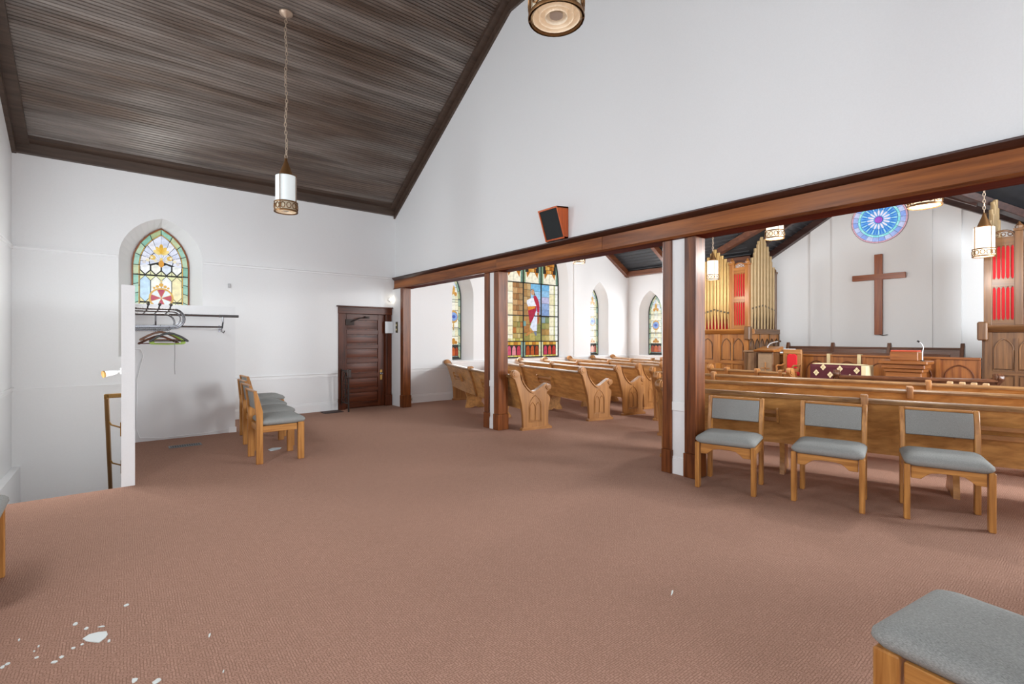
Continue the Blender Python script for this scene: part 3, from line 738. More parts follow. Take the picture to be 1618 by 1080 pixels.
# right light: sky, lilac hills, olive ground
for r_ in range(5): R(440, 524, 293 + r_ * 60, 353 + r_ * 60, ['#74b3de', '#8fc0e4', '#b9b8da', '#8fa9d4', '#7f9bc9'][r_])
for r_ in range(4):
    for c in range(2): R(440 + c * 42, 482 + c * 42, 600 + r_ * 57, 657 + r_ * 57, ['#8aa0a8', '#7d8c62', '#8f8f52', '#a3985a', '#9c7a44', '#b28b4c', '#a89a5a', '#c0ac6c'][r_ * 2 + c])
# tops: cream heads, orange tracery canopies, teal margins
for k in range(3):
    x0, x1 = XL[k], XL[k + 1]; xm = (x0 + x1) / 2
    R(x0, x0 + 22, 60, 293, '#7f9a78'); R(x1 - 22, x1, 60, 293, '#6d8f80')
    R(x0 + 22, xm, 190, 293, '#efe9d2'); R(xm, x1 - 22, 190, 293, '#f2ecd6')
    for r_ in range(5):
        w = 60 - r_ * 6
        for c in range(4):
            R(xm - w + c * w / 2, xm - w + (c + 1) * w / 2, 60 - r_ * 0 + r_ * 34 - 40, 94 + r_ * 34 - 40, ['#b9742a', '#d69a48', '#a5601f', '#c98636', '#e0b264'][(r_ * 2 + c * 3) % 5], 1)
    G([(xm - 58, 190), (xm - 20, 190), (xm - 50, 245)], '#b87226', 2); G([(xm + 58, 190), (xm + 20, 190), (xm + 50, 245)], '#b87226', 2)
    # apostle panels at the foot
    R(x0, x0 + 20, 829, 980, ['#e9e6b8', '#7d9a90', '#cdd0a8'][k]); R(x1 - 20, x1, 829, 980, ['#7d9a90', '#dfe0b8', '#f2f2e0'][k])
    for c in range(4): R(x0 + 20 + c * 33, x0 + 53 + c * 33, 829, 862, ['#c9922f', '#e0b657', '#b8792a', '#d9a948'][c])
    for c in range(4): R(x0 + 20 + c * 33, x0 + 53 + c * 33, 955, 980, ['#dcc45a', '#cfd08a', '#e5cf6a', '#d9b94c'][c])
    for c in range(3):
        col = (['#c8506e', '#d98a94', '#b93a52'], ['#a5471f', '#b5552a', '#93381a'], ['#b93658', '#c44a3c', '#b5322e'])[k][c]
        xa = x0 + 26 + c * 43
        G([(xa, 955), (xa + 36, 955), (xa + 34, 890), (xa + 26, 868), (xa + 10, 868), (xa + 2, 890)], col, 1)
for y_ in (293, 593, 829): g.bar(q(90, y_)[0], q(90, y_)[1], q(618, y_)[0], q(618, y_)[1], .03)
for x_ in (268, 440): g.bar(q(x_, 980)[0], .95, q(x_, 980)[0], 4.45, .035)
arch_frame(W2, 'y', YN + .246, -1, arch(CB, 1.035, .95, 3.09, 1.79, 12), arch(CB, 1.0, .985, 3.09, 1.73, 12), LEAD, .03)

# --- lancets
def lancet(n, axis, v, sgn, ac, half, z0, zs, rise, full=True):
    w = root('window_%d' % n, (ac, v, z0) if axis == 'y' else (v, ac, z0), kind='structure')
    g = Glass(w, axis, v, sgn); g.lead(arch(ac, half, z0, zs, rise)); top = zs + rise
    a0 = offset_arch(ac, half, z0, zs, rise, .02, 6); a1 = offset_arch(ac, half, z0, zs, rise, .075, 6)
    ring_cells(g, a0, a1, lambda k, n_: ['#a9b58a', '#8fae9a', '#c9c9a2', '#9cb7a6'][k % 4], sides=8, step=2)
    F_ = offset_arch(ac, half, z0, zs, rise, .08, 8); h = half - .08
    zb = z0 + .34
    for k in range(3):
        x = ac - h + k * 2 * h / 3
        g.put([(x, z0 + .09), (x + 2 * h / 3, z0 + .09), (x + 2 * h / 3, zb - .07), (x + h / 3, zb - .02), (x, zb - .07)], ['#a8431c', '#bf5a26', '#96381a'][k], 0, F_)
        g.put([(x, z0), (x + 2 * h / 3, z0), (x + 2 * h / 3, z0 + .085), (x, z0 + .085)], ['#dfe9e4', '#f0f2ea', '#cfe0dc'][k], 0, F_)
    rows = 6
    for r_ in range(rows):
        za, zc = zb + .03 + r_ * (zs + .1 - zb) / rows, zb + .03 + (r_ + 1) * (zs + .1 - zb) / rows
        for k in range(3):
            x = ac - h + k * 2 * h / 3
            g.put([(x, za), (x + 2 * h / 3, za), (x + 2 * h / 3, zc), (x, zc)], ['#f1ecd0', '#e9e3c0', '#f3f0e2', '#e4e8d8'][(r_ + k * 2) % 4], 0, F_)
    for r_ in range(3):
        for k in range(2):
            x = ac - h + k * h
            g.put([(x, zs + .1 + r_ * .18), (x + h, zs + .1 + r_ * .18), (x + h, zs + .28 + r_ * .18), (x, zs + .28 + r_ * .18)], ['#d9dfe9', '#e7e6da', '#cfd9e6'][(r_ + k) % 3], 0, F_)
    zm = zb + (zs - zb) * .62
    g.put(ell(ac, zm, .14, .18, 0, 8), '#c99a4c', 1); g.put(circle(ac, zm, .118, 12), '#7f9fd6', 2); g.put(ell(ac, zm, .06, .05, 0, 8), '#3f58b0', 3)
    for (x, z, a, b, c) in ((0, zs + .22, .05, .12, '#d2a04a'), (-.06, zs + .12, .05, .06, '#c98f3c'), (.06, zs + .12, .05, .06, '#c98f3c'), (0, zb + .12, .06, .09, '#c48a36'), (-.07, zb + .09, .05, .05, '#b87a2c'), (.07, zb + .09, .05, .05, '#b87a2c'), (0, zm - .26, .02, .1, '#c49a52')):
        g.put(ell(ac + x, z, a, b, 0, 10), c, 1, F_)
    for z in (zb, zb + (zs - zb) * .36, zs - .02): g.bar(ac - half + .01, z, ac + half - .01, z, .022 if z == zb else .012)
    arch_frame(w, axis, v + sgn * -.001, sgn, arch(ac, half, z0, zs, rise, 6), a0, plain('dark_green_sash', '#2c3330', .4), .03)
lancet(3, 'y', YN + .32, -1, W1C, .22, .96, 2.50, .62); lancet(4, 'y', YN + .32, -1, W2C, .27, .96, 2.50, .62); lancet(5, 'x', XE + .32, -1, W3C, .27, .96, 2.30, .60)

# --- rose window on the chancel wall
RY, RZ, RR = 3.38, 4.22, 0.53
w = root('window_11', (XC - .075, RY, RZ), kind='structure'); g = Glass(w, 'x', XC - .085, -1); g.lead(circle(RY, RZ, RR + .006, 40))
def pol(a0, a1, r0, r1, n=3): return [(RY + r1 * cos(a0 + (a1 - a0) * j / n), RZ + r1 * sin(a0 + (a1 - a0) * j / n)) for j in range(n + 1)] + [(RY + r0 * cos(a1 - (a1 - a0) * j / n), RZ + r0 * sin(a1 - (a1 - a0) * j / n)) for j in range(n + 1)]
for k in range(24):
    a, b = k * pi / 12, (k + 1) * pi / 12
    g.put(pol(a, b, .50, RR), '#d9a9b8', 0, None, .002); g.put(pol(a, b, .40, .50), ['#a9bdf2', '#c9d3f7', '#93aef0'][k % 3], 0, None, .003)
    g.put(pol(a, b, .355, .40), ['#8fe6ee', '#a9f0f2'][k % 2], 0, None, .002)
for k in range(16):
    a = k * pi / 8; b = a + pi / 8; mid = (a + b) / 2
    g.put(pol(a, b, .075, .355), '#6aa9ea', 0, None, .004)
    for dd in (-.09, .09): g.put(ell(RY + .275 * cos(mid + dd), RZ + .275 * sin(mid + dd), .07, .017, mid + dd, 8), '#3f86dc', 1, None, .002)
    g.put(ell(RY + .16 * cos(a), RZ + .16 * sin(a), .07, .02, a, 8), '#f3ecfa', 1, None, .001); g.put(ell(RY + .29 * cos(a), RZ + .29 * sin(a), .06, .012, a, 8), '#b5eef2', 1, None, .001)
g.put(circle(RY, RZ, .075, 16), '#b25fd0', 2, None, .001)

# ------------------------------------------------------------------ door in the north wall
d = root('door_1', (4.05, YN + .06, 0), kind='structure')
m = MB(); m.box(3.605, 4.515, YN + .07, YN + .11, -.02, 2.02); m.build('leaf', DOORW('z'), d, world=True)
for (z0, z1) in ((1.70, 1.864), (1.386, 1.554), (1.084, 1.247), (.77, .946), (.44, .62), (.142, .318)):
    m = MB(); m.loft([[(3.66, YN + .07, z0), (4.35, YN + .07, z0), (4.35, YN + .07, z1), (3.66, YN + .07, z1)], [(3.66, YN + .055, z0), (4.35, YN + .055, z0), (4.35, YN + .055, z1), (3.66, YN + .055, z1)],
                      [(3.70, YN + .05, z0 + .04), (4.31, YN + .05, z0 + .04), (4.31, YN + .05, z1 - .04), (3.70, YN + .05, z1 - .04)]])
    m.build('door_panel', DOORW('x'), d, world=True)
for (z0, z1) in ((1.89, 2.02), (1.58, 1.68), (1.27, 1.36), (.97, 1.06), (.645, .745), (.34, .42), (.01, .12)):
    m = MB(); m.box(3.66, 4.36, YN + .04, YN + .07, z0, z1); m.build('rail', DOORW('x'), d, world=True, bevel=.005)
for (a, b) in ((3.605, 3.66), (4.36, 4.515)):
    m = MB(); m.box(a, b, YN + .04, YN + .07, .01, 2.02); m.build('stile', DOORW('z'), d, world=True, bevel=.004)
for (a, b) in ((3.47, 3.61), (4.51, 4.655)):
    m = MB(); m.box(a, b, YN - .03, YN + .11, .24, 2.02); m.build('casing', DOORW('z'), d, world=True, bevel=.006)
    m = MB(); m.box(a - .005, b + .005, YN - .04, YN + .11, 0, .24); m.build('plinth_block', DOORW('z'), d, world=True, bevel=.004)
m = MB(); m.box(3.465, 4.66, YN - .035, YN + .11, 2.02, 2.16); m.build('header', DOORW('x'), d, world=True, bevel=.005)
m = MB(); m.box(3.43, 4.675, YN - .07, YN, 2.16, 2.185); m.build('cap', DOORW('x'), d, world=True, bevel=.005)
k = MB(); k.lathe([(.012, 0), (.012, .03), (.028, .04), (.03, .055), (.018, .07)], 14, (4.43, YN + .04 - .07, .72), 'y'); k.build('knob', CHROME, d, world=True)
k = MB(); k.box(4.405, 4.455, YN + .03, YN + .04, .58, .80); k.build('lock_plate', BRASS, d, world=True)
k = MB(); k.box(3.62, 3.80, YN - .03, YN + .04, 1.78, 1.90); k.tube([(3.72, YN - .03, 1.84), (3.9, YN - .09, 1.93), (4.1, YN - .02, 1.95)], .012); k.box(4.05, 4.14, YN - .03, YN + .04, 1.93, 1.975); k.build('door_closer', IRON, d, world=True)

# wall lamp, board and plate by the door
wl = root('wall_lamp', (4.62, YN, 2.36), 'small bare bulb lamp glaring on the wall above the door', 'lamp')
m = MB(); m.lathe([(.05, 0), (.05, -.012), (.03, -.03), (.02, -.05)], 16, (4.62, YN, 2.36), 'y'); m.build('base', TRIMW, wl, world=True)
m = MB(); m.ball((4.62, YN - .07, 2.36), .028); m.build('bulb', glow('bulb_glow', '#fff4e0', 14), wl, world=True)
nb = root('notice_board', (4.6, YN - .05, 1.6), 'blank white square board at the upper right of the door casing', 'board')
m = MB(); m.box(4.49, 4.67, YN - .065, YN - .04, 1.61, 1.87); m.build('panel', PAPER, nb, world=True, bevel=.004)
m = MB(); m.box(4.53, 4.63, YN - .04, YN - .03, 1.64, 1.84); m.build('backing', TRIMW, nb, world=True)
th = root('switch_plate', (XA - .07, 9.95, 1.6), 'narrow brass wall plate beside the white board near the corner post', 'switch plate')
m = MB(); m.box(XA - .085, XA - .07, 9.86, 9.95, 1.62, 1.86); m.build('plate', plain('tarnished_brass', '#4e4326', .4, .7), th, world=True, bevel=.004)
for zz in (1.69, 1.79):
    m = MB(); m.box(XA - .095, XA - .085, 9.885, 9.925, zz - .02, zz + .02); m.build('switch', plain('ivory_plastic', '#e5d9a8', .4), th, world=True)

# iron railing stub
ir = root('iron_railing', (3.53, 9.7, 0), 'short wrought iron stair railing with scrollwork standing before the panelled door', 'railing')
m = MB(); m.box(3.52, 3.545, 9.70, 9.725, 0, .86); m.build('post', IRON, ir, world=True)
m = MB(); m.box(3.515, 3.535, 10.085, 10.105, .12, .86); m.build('post', IRON, ir, world=True)
for zz in (.16, .82):
    m = MB(); m.box(3.517, 3.54, 9.72, 10.09, zz, zz + .025); m.build('bar', IRON, ir, world=True)
for k in range(5):
    for yy in (9.81, 9.95):
        m = MB(); m.tube([(3.528, yy + .05 * cos(a), .26 + k * .125 + .05 * sin(a)) for a in [2 * pi * j / 12 for j in range(12)]], .007, 6, closed=True); m.build('scroll', IRON, ir, world=True)
m = MB(); m.box(3.518, 3.538, 9.875, 9.893, .18, .82); m.build('baluster', IRON, ir, world=True)
m = MB(); m.prism([(9.64, .70), (9.70, .70), (9.73, .84), (9.73, .87), (9.64, .87)], 'x', 3.50, 3.56); m.build('handrail_end', plain('dark_handrail', '#2f1a10', .35), ir, world=True, bevel=.008)
fm = root('floor_grille', (3.28, 9.95, 0), 'dark brown floor grille on the carpet beside the iron railing', 'grille')
m = MB(); m.box(3.08, 3.46, 9.78, 10.08, 0.001, .012); m.build('frame', plain('dark_brown_metal', '#2c1712', .5), fm, world=True)
for k in range(7):
    m = MB(); m.box(3.10, 3.44, 9.805 + k * .037, 9.825 + k * .037, .012, .018); m.build('slat', plain('dark_brown_slat', '#3f2620', .5), fm, world=True)

# floor register in front of the coat wall
fr = root('floor_register', (0.65, 8.1, 0), 'grey metal floor register with louvres before the coat rack wall', 'vent', rz=0.0)
rm = plain('grey_register_metal', '#7d8284', .45, .5)
for (a, b, c, e) in ((.46, .84, 8.02, 8.04), (.46, .84, 8.17, 8.19), (.46, .48, 8.04, 8.17), (.82, .84, 8.04, 8.17)):
    m = MB(); m.box(a, b, c, e, .001, .006); m.build('frame', rm, fr, world=True)
m = MB(); m.box(.48, .82, 8.04, 8.17, .001, .004); m.build('duct_opening', BLACK, fr, world=True)  # flat black sheet stands in for the shade inside the duct
for k in range(12):
    m = MB(); x = .492 + k * .0275; m.prism([(x, .004), (x + .006, .004), (x + .008, .0065), (x + .002, .0065)], 'y', 8.04, 8.17); m.build('louvre', rm, fr, world=True)

# ------------------------------------------------------------------ coat racks and hangers
CR = root('coat_rack', (0.7, 8.8, 1.6), 'chrome wall coat rail on brackets across the white coat wall', 'coat rack')
m = MB(); m.tube([(.08, 8.45, 1.835), (1.34, 8.45, 1.835)], .017); m.build('hat_rail', CHROME, CR, world=True)
m = MB(); m.tube([(1.10, 8.45, 1.835), (1.36, 8.45, 1.835)], .021); m.build('rail_sleeve', plain('dull_steel', '#77797b', .35, .9), CR, world=True)
m = MB(); m.tube([(.08, 8.55, 1.67), (1.16, 8.55, 1.67)], .014); m.build('hanging_rail', CHROME, CR, world=True)
for x in (.33, 1.15):
    m = MB(); m.tube([(x, 8.8, 1.64), (x, 8.62, 1.63), (x, 8.5, 1.66), (x, 8.44, 1.74), (x, 8.45, 1.83)], .011); m.box(x - .012, x + .012, 8.785, 8.80, 1.60, 1.70); m.build('bracket', CHROME, CR, world=True)
    m = MB(); m.tube([(x, 8.55, 1.66), (x, 8.55, 1.60), (x + .02, 8.53, 1.58), (x + .03, 8.5, 1.61)], .007); m.build('hook', CHROME, CR, world=True)

CL = root('coat_rack', (0.3, 7.3, 1.6), 'looped chrome coat rack with ball pegs fixed to the stair partition', 'coat rack')
def loop(y, x1, zt, zb, r):
    c = (zt + zb) / 2; R_ = (zt - zb) / 2
    return [(.075, y, zt), (x1 - R_, y, zt)] + [(x1 - R_ + R_ * sin(a), y, c + R_ * cos(a)) for a in [pi * k / 10 for k in range(1, 10)]] + [(x1 - R_, y, zb), (.075, y, zb)]
for (y, x1, zt, zb, r, nm) in ((7.20, .57, 1.855, 1.62, .012, 'loop'), (7.24, .53, 1.825, 1.65, .009, 'loop'), (7.55, .49, 1.80, 1.60, .011, 'loop'), (7.12, .55, 1.845, 1.635, .009, 'loop')):
    m = MB(); m.tube(loop(y, x1, zt, zb, r), r); m.build(nm, CHROME, CL, world=True)
for x in (.20, .31, .42):
    m = MB(); m.tube([(x - .03, 7.56, 1.80), (x, 7.24, 1.85), (x + .01, 7.16, 1.90)], .008); m.ball((x + .01, 7.155, 1.905), .018); m.build('peg', plain('dark_steel', '#5a5654', .35, .8), CL, world=True)

def hanger(name, label, x, y, z, rz, mat, kind, w=.21):
    o = root(name, (x, y, z), label, 'hanger', 'hangers on the looped coat rack', rz)
    h = MB(); h.tube([(.0, 0, -.075), (0, 0, -.035)] + [(0, .02 * sin(a), -.018 - .02 * cos(a)) for a in [0.4 + k * .55 for k in range(8)]], .0025, 6); h.build('hook', CHROME, o)
    if kind == 'wood':
        top = [(0, -.07), (.05, -.082), (.12, -.115), (w, -.165), (w + .008, -.185), (w - .012, -.192), (.12, -.145), (.05, -.108), (0, -.1)]
        pr = top + [(-p_[0], p_[1]) for p_ in top[::-1][1:-1]]
        b = MB(); b.prism(pr, 'y', -.009, .009); b.build('shoulder', mat, o, bevel=.003)
        b = MB(); b.tube([(-w + .02, 0, -.178), (w - .02, 0, -.178)], .007, 6); b.build('trouser_bar', mat, o)
    else:
        b = MB(); b.tube([(0, 0, -.07), (.06, 0, -.095), (w, 0, -.17), (w + .005, 0, -.19), (w - .02, 0, -.2), (0, 0, -.205), (-w + .02, 0, -.2), (-w - .005, 0, -.19), (-w, 0, -.17), (-.06, 0, -.095)], .009, 8, closed=True); b.build('shoulder', mat, o)
        for s_ in (-1, 1):
            b = MB(); b.lathe([(.022, -.012), (.026, 0), (.022, .012)], 10, (s_ * (w - .015), 0, -.183), 'y'); b.build('clip', mat, o)
HZ = 1.625
hanger('coat_hanger', 'brown wooden hanger with trouser bar hanging behind the lime green hanger', .33, 7.24, 1.660, .03, wood('hanger_wood', '#5a3018', '#84512c', 'x', 2, .35), 'wood', .20)
hanger('coat_hanger', 'lime green plastic hanger with end clips on the looped rack', .40, 7.20, 1.633, .0, plain('lime_plastic', '#9dc04a', .35), 'wire', .17)
hanger('coat_hanger', 'black hanger hanging in front on the looped rack', .41, 7.12, 1.645, .0, plain('black_lacquer', '#17120f', .3), 'wood', .19)
hanger('coat_hanger', 'dark reddish wooden hanger at the back of the looped rack', .33, 7.55, 1.612, -.14, wood('hanger_dark', '#48200f', '#6b351b', 'x', 2, .35), 'wood', .21)
m = MB(); m.tube([(.465, 7.14, 1.47), (.467, 7.14, 1.3), (.463, 7.14, 1.15), (.468, 7.14, 1.06)], .004, 6)
tag(m.build('cord', plain('grey_cord', '#8d8d8d', .7)), 'thin grey cord dangling below the coat hangers', 'cord')
m = MB(); m.tube([(.10, 8.78, 1.35), (.17, 8.785, 1.34), (.2, 8.785, 1.25), (.13, 8.785, .9), (.12, 8.785, .2), (.16, 8.785, .06), (.4, 8.785, .03), (.95, 8.785, .035), (1.26, 8.785, .06)], .007, 6)
tag(m.build('cable', TRIMW), 'white cable run down and along the foot of the coat wall', 'cable')
m = MB(); m.box(1.46, 1.50, YN - .03, YN, 2.42, 2.50); o = m.build('wall_sensor', plain('pale_grey_plastic', '#c2c3c5', .5), bevel=.008, seg=3); tag(o, 'tiny pale grey sensor box high on the wall right of the arched window', 'sensor')

# ------------------------------------------------------------------ chairs
def make_chair():
    o = root('chair', (0, 0, 0))
    oz, ox, oy = OAK('z'), OAK('x'), OAK('y')
    for s_ in (-1, 1):
        m = MB(); m.box(s_ * .256 - .021, s_ * .256 + .021, -.278, -.203, 0, .46); m.build('leg', oz, o, bevel=.006)
        m = MB(); m.prism([(.262, 0), (.262, .55), (.292, .872), (.262, .875), (.228, .77), (.19, .62), (.187, 0)], 'x', s_ * .25 - .02, s_ * .25 + .02); m.build('back_post', oz, o, bevel=.005)
        m = MB(); m.box(s_ * .252 - .012, s_ * .252 + .012, -.195, .19, .372, .448); m.build('side_rail', oy, o, bevel=.004)
    ar = [(-.229, .345), (-.165, .345), (-.135, .375), (-.10, .398), (-.05, .405), (.05, .405), (.10, .398), (.135, .375), (.165, .345), (.229, .345), (.229, .448), (-.229, .448)]
    m = MB(); m.prism(ar, 'y', -.255, -.232); m.build('front_apron', ox, o, bevel=.003)
    m = MB(); m.box(-.23, .23, .205, .23, .372, .448); m.build('back_apron', ox, o, bevel=.004)
    m = MB()
    n = 12; rings = []
    for k, (ins, z) in enumerate(((.014, .45), (0, .462), (-.014, .482), (-.012, .502), (.004, .52), (.03, .534), (.075, .543), (.14, .547))):
        x, y0, y1 = .262 - ins, -.285 + ins, .20 - ins; r = .05; ring = []
        for (cx, cy, a0) in ((x - r, y1 - r, 0), (-x + r, y1 - r, pi / 2), (-x + r, y0 + r, pi), (x - r, y0 + r, 1.5 * pi)):
            for j in range(5): ring.append((cx + r * cos(a0 + j * pi / 8), cy + r * sin(a0 + j * pi / 8), z))
        rings.append(ring)
    m.loft(rings); m.build('seat_cushion', FAB, o, angle=60)
    m = MB(); m.box(-.20, .20, -.2, .18, .425, .452); m.build('seat_webbing', plain('dark_underside', '#4a4d50', .9), o)
    m = MB(); prof = [(.198, .64), (.206, .70), (.222, .78), (.243, .85), (.272, .85), (.262, .78), (.25, .70), (.245, .64), (.225, .63)]
    m.prism(prof, 'x', -.229, .229); m.build('backrest', FAB, o, bevel=.008, seg=2)
    m = MB(); m.box(-.23, .23, .248, .284, .85, .872); m.build('top_rail', ox, o, bevel=.005)
    return o
proto = make_chair()
def place_chair(o, x, y, face, label, group):
    """face = heading angle of the seat front (0 = +X, pi/2 = +Y)"""
    o.location = (x, y, 0); o.rotation_euler = (0, 0, face + pi / 2)
    tag(o, label, 'chair', group)
    WL[o.name] = Vector((x, y, 0))
chs = [proto] + [copy_tree(proto) for _ in range(8)]
GR = 'grey cushioned oak chairs along the back pew'; GL = 'row of oak chairs beside the coat wall'
FA = pi + 0.27
place_chair(chs[0], 4.82, 2.45, FA, 'grey upholstered oak chair right beside the white and brown post', GR)
place_chair(chs[1], 5.12, 1.655, pi + .22, 'grey upholstered oak chair between two like it along the back pew', GR)
place_chair(chs[2], 5.39, .905, pi + .29, 'grey upholstered oak chair farthest from the post along the back pew', GR)
place_chair(chs[3], 1.47, 6.615, 0.0, 'oak chair with grey seat at the open end of the row by the coat wall', GL)
place_chair(chs[4], 1.56, 7.44, 0.03, 'second oak chair of the row, directly behind the one at the open end', GL)
place_chair(chs[5], 1.64, 8.2, 0.02, 'third oak chair of the row beside the coat wall', GL)
place_chair(chs[6], 1.82, 9.1, 0.04, 'oak chair at the wall end of the row beside the coat wall', GL)
place_chair(chs[7], -0.86, 4.10, 0.04, 'oak chair with grey seat standing against the wall before the stairwell', 'single chairs near the stairwell and window')
place_chair(chs[8], 2.204, 0.194, pi / 2 - .16, 'grey cushioned oak chair standing alone in the open middle of the carpet', 'single chairs near the stairwell and window')
m = MB()
m.add([(1.50, 7.00, .003), (1.62, 7.02, .003), (1.66, 7.11, .004), (1.56, 7.16, .003), (1.49, 7.10, .003), (1.50, 7.00, .008), (1.62, 7.02, .011), (1.66, 7.11, .012), (1.56, 7.16, .009), (1.49, 7.10, .008)],
      [(0, 1, 2, 3, 4), (9, 8, 7, 6, 5)] + [(k, (k + 1) % 5, 5 + (k + 1) % 5, 5 + k) for k in range(5)])
tag(m.build('crumpled_paper', plain('pale_blue_paper', '#d3dde2', .8)), 'crumpled pale paper on the carpet under the row of chairs', 'paper')

# ------------------------------------------------------------------ pews
END = [(0, 0), (-.01, .25), (-.035, .44), (-.11, .70), (-.155, .83), (-.20, .865), (-.235, .91), (-.225, .955), (-.18, .985), (-.125, .985), (-.075, .95), (-.055, .90), (-.035, .83), (.0, .76), (.06, .685), (.12, .63), (.17, .61), (.23, .625),
       (.30, .665), (.38, .715), (.44, .74), (.49, .738), (.52, .71), (.525, .67), (.50, .635), (.455, .61), (.455, .575), (.50, .545), (.515, .50), (.51, .44), (.485, .33), (.475, .20), (.48, .07), (.51, .06), (.51, 0)]
def back_u(h): return -.165 + (.88 - h) * (.165 / .50) if h > .38 else 0.0
class Path:
    def __init__(s, pts):
        a, b, c = [Vector((p_[0], p_[1], 0)) for p_ in pts]
        s.P = []
        d1, d2 = (b - a).length, (c - b).length; tm = d1 / (d1 + d2)
        ctrl = (b - a * (1 - tm) ** 2 - c * tm ** 2) / (2 * tm * (1 - tm))
        s.f = lambda t: a * (1 - t) ** 2 + ctrl * 2 * t * (1 - t) + c * t * t
        s.L = sum((s.f((k + 1) / 40) - s.f(k / 40)).length for k in range(40))
    def frame(s, t):
        d = (s.f(min(1, t + .01)) - s.f(max(0, t - .01))).normalized()
        return s.f(t), d, Vector((d.y, -d.x, 0))
def pew(name, label, pts, ends=(1, 1), div=(), racks=(), sup=(), short=False, mats=(PEW, PEWD, PEWE), group='curved oak pews', rail_h=0):
    pt = Path(pts); P0, T0, F0 = pt.frame(0.0)
    o = root(name, P0, label, 'pew', group)
    m0, m1, m2 = [f_('y') for f_ in mats]
    me_ = mats[2]('z')
    N = 14
    def sweep(prof, t0=0.0, t1=1.0, n=N):
        m = MB(); rings = []
        for k in range(n + 1):
            P, T, F = pt.frame(t0 + (t1 - t0) * k / n)
            rings.append([P + F * u + Vector((0, 0, h)) for u, h in prof])
        m.loft(rings); return m
    sweep([(-.172, .875), (-.14, .875), (-.095, .72), (-.04, .54), (.0, .40), (.0, .345), (-.03, .345), (-.03, .40), (-.07, .54), (-.125, .72)]).build('back', m0, o, world=True)
    sweep([(-.205, .862), (-.208, .885), (-.19, .903), (-.13, .905), (-.105, .888), (-.115, .862)]).build('top_rail', m1, o, world=True, angle=50)
    sweep([(-.02, .40), (.20, .405), (.43, .425), (.46, .415), (.455, .385), (.2, .37), (-.02, .365)]).build('seat', m0, o, world=True)
    def slab(prof, t, w, nm, mat, off=0.0, bevel=0.0):
        P, T, F = pt.frame(t); m = MB()
        m.loft([[P + T * (off + s_ * w) + F * u + Vector((0, 0, h)) for u, h in prof] for s_ in (-1, 1)])
        return m.build(nm, mat, o, world=True, bevel=bevel)
    for e, t in ((0, 0.0), (1, 1.0)):
        if not ends[e]: continue
        so = -1 if e == 0 else 1
        ep = slab(END, t, .028, 'end_panel', me_, so * .03, .006)
        P, T, F = pt.frame(t)
        slab([(-.03, 0), (-.03, .03), (-.015, .045), (.525, .045), (.54, .03), (.54, 0)], t, .04, 'plinth', PEWE('x') if mats[2] is PEWE else me_, so * .03)
        # carved gothic arch on the outer face, scroll rosettes
        out = P + T * (so * .06)
        cp = arch(.225, .115, .13, .37, .19, 6)
        m = MB(); m.tube([out + F * u + Vector((0, 0, h)) for u, h in cp], .009, 6, closed=True)
        m.build('carved_arch', me_, ep, world=True)
        for s_ in (-1, 1):
            cp2 = arch(.225 + s_ * .052, .045, .15, .36, .09, 4)
            m = MB(); m.tube([out + F * u + Vector((0, 0, h)) for u, h in cp2], .006, 5, closed=True); m.build('carved_lancet', me_, ep, world=True)
        for (u, h, r_) in ((-.155, .925, .058), (.478, .69, .05)):
            c = P + T * (so * .03) + F * u + Vector((0, 0, h)); m = MB()
            for rr in (1.0, .55):
                m.tube([c - T * (.045 + .006 * (rr < 1)), c - T * .044, c + T * .044, c + T * (.045 + .006 * (rr < 1))], [r_ * rr * .9, r_ * rr, r_ * rr, r_ * rr * .9], 14)
            m.build('scroll', me_, ep, world=True)
        m = MB(); ar = [(-.05, .90), (-.03, .835), (.005, .765), (.065, .69), (.125, .637), (.175, .618), (.235, .633), (.305, .673), (.385, .722), (.44, .746)]
        prof = [(u, h + .012) for u, h in ar] + [(u + .004, h - .022) for u, h in ar[::-1]]
        m.loft([[P + T * (so * .03 + s_ * .05) + F * u + Vector((0, 0, h)) for u, h in prof] for s_ in (-1, 1)]); m.build('arm_moulding', me_, ep, world=True, bevel=.006)
    for t in div:
        if short:
            slab([(-.235, .80), (-.24, .93), (-.222, .945), (-.125, .945), (-.10, .92), (-.10, .86), (-.14, .80)], t, .03, 'divider', PEWE('z'), 0, .006); continue
        dv = slab([(-.215, .86), (-.225, .93), (-.205, .945), (-.13, .945), (-.105, .92), (-.10, .86), (-.02, .345), (-.055, .345), (-.15, .70)], t, .033, 'divider', m2, 0, .006)
    for t in racks:
        P, T, F = pt.frame(t); rk = None; wv = .27
        for (h, dh) in ((.60, .04), (.685, .035)):
            u = back_u(h) - .075; m = MB()
            m.loft([[P + T * (s_ * wv) + F * uu + Vector((0, 0, hh)) for uu, hh in ((u, h), (u + .014, h), (u + .014, h + dh), (u, h + dh))] for s_ in (-1, 1)])
            m.build('book_rack_rail', PEWE('y'), o, world=True)
        for s_ in (-1, 1):
            m = MB(); pr = [(back_u(.57) + .0 - .03, .57), (back_u(.57) - .085, .585), (back_u(.7) - .09, .73), (back_u(.74) - .07, .75), (back_u(.73) - .03, .73)]
            m.loft([[P + T * (s_ * wv + e_ * .01) + F * u + Vector((0, 0, h)) for u, h in pr] for e_ in (-1, 1)]); m.build('book_rack_bracket', m0, o, world=True)
    for t in sup:
        slab([(-.035, .37), (.42, .39), (.36, .25), (.34, .12), (.40, .04), (.40, 0), (.27, 0), (.2, .03), (.13, 0), (-.02, 0), (.0, .1), (.02, .22)], t, .024, 'support', m0)
    return o
GP = 'curved oak pews'
pew('pew', 'rearmost curved oak pew of the window block, its carved end beside the second post', [(5.05, 6.05), (5.50, 7.95), (6.20, 10.0)], div=(.47,), racks=(.72, .25), sup=(.68, .3))
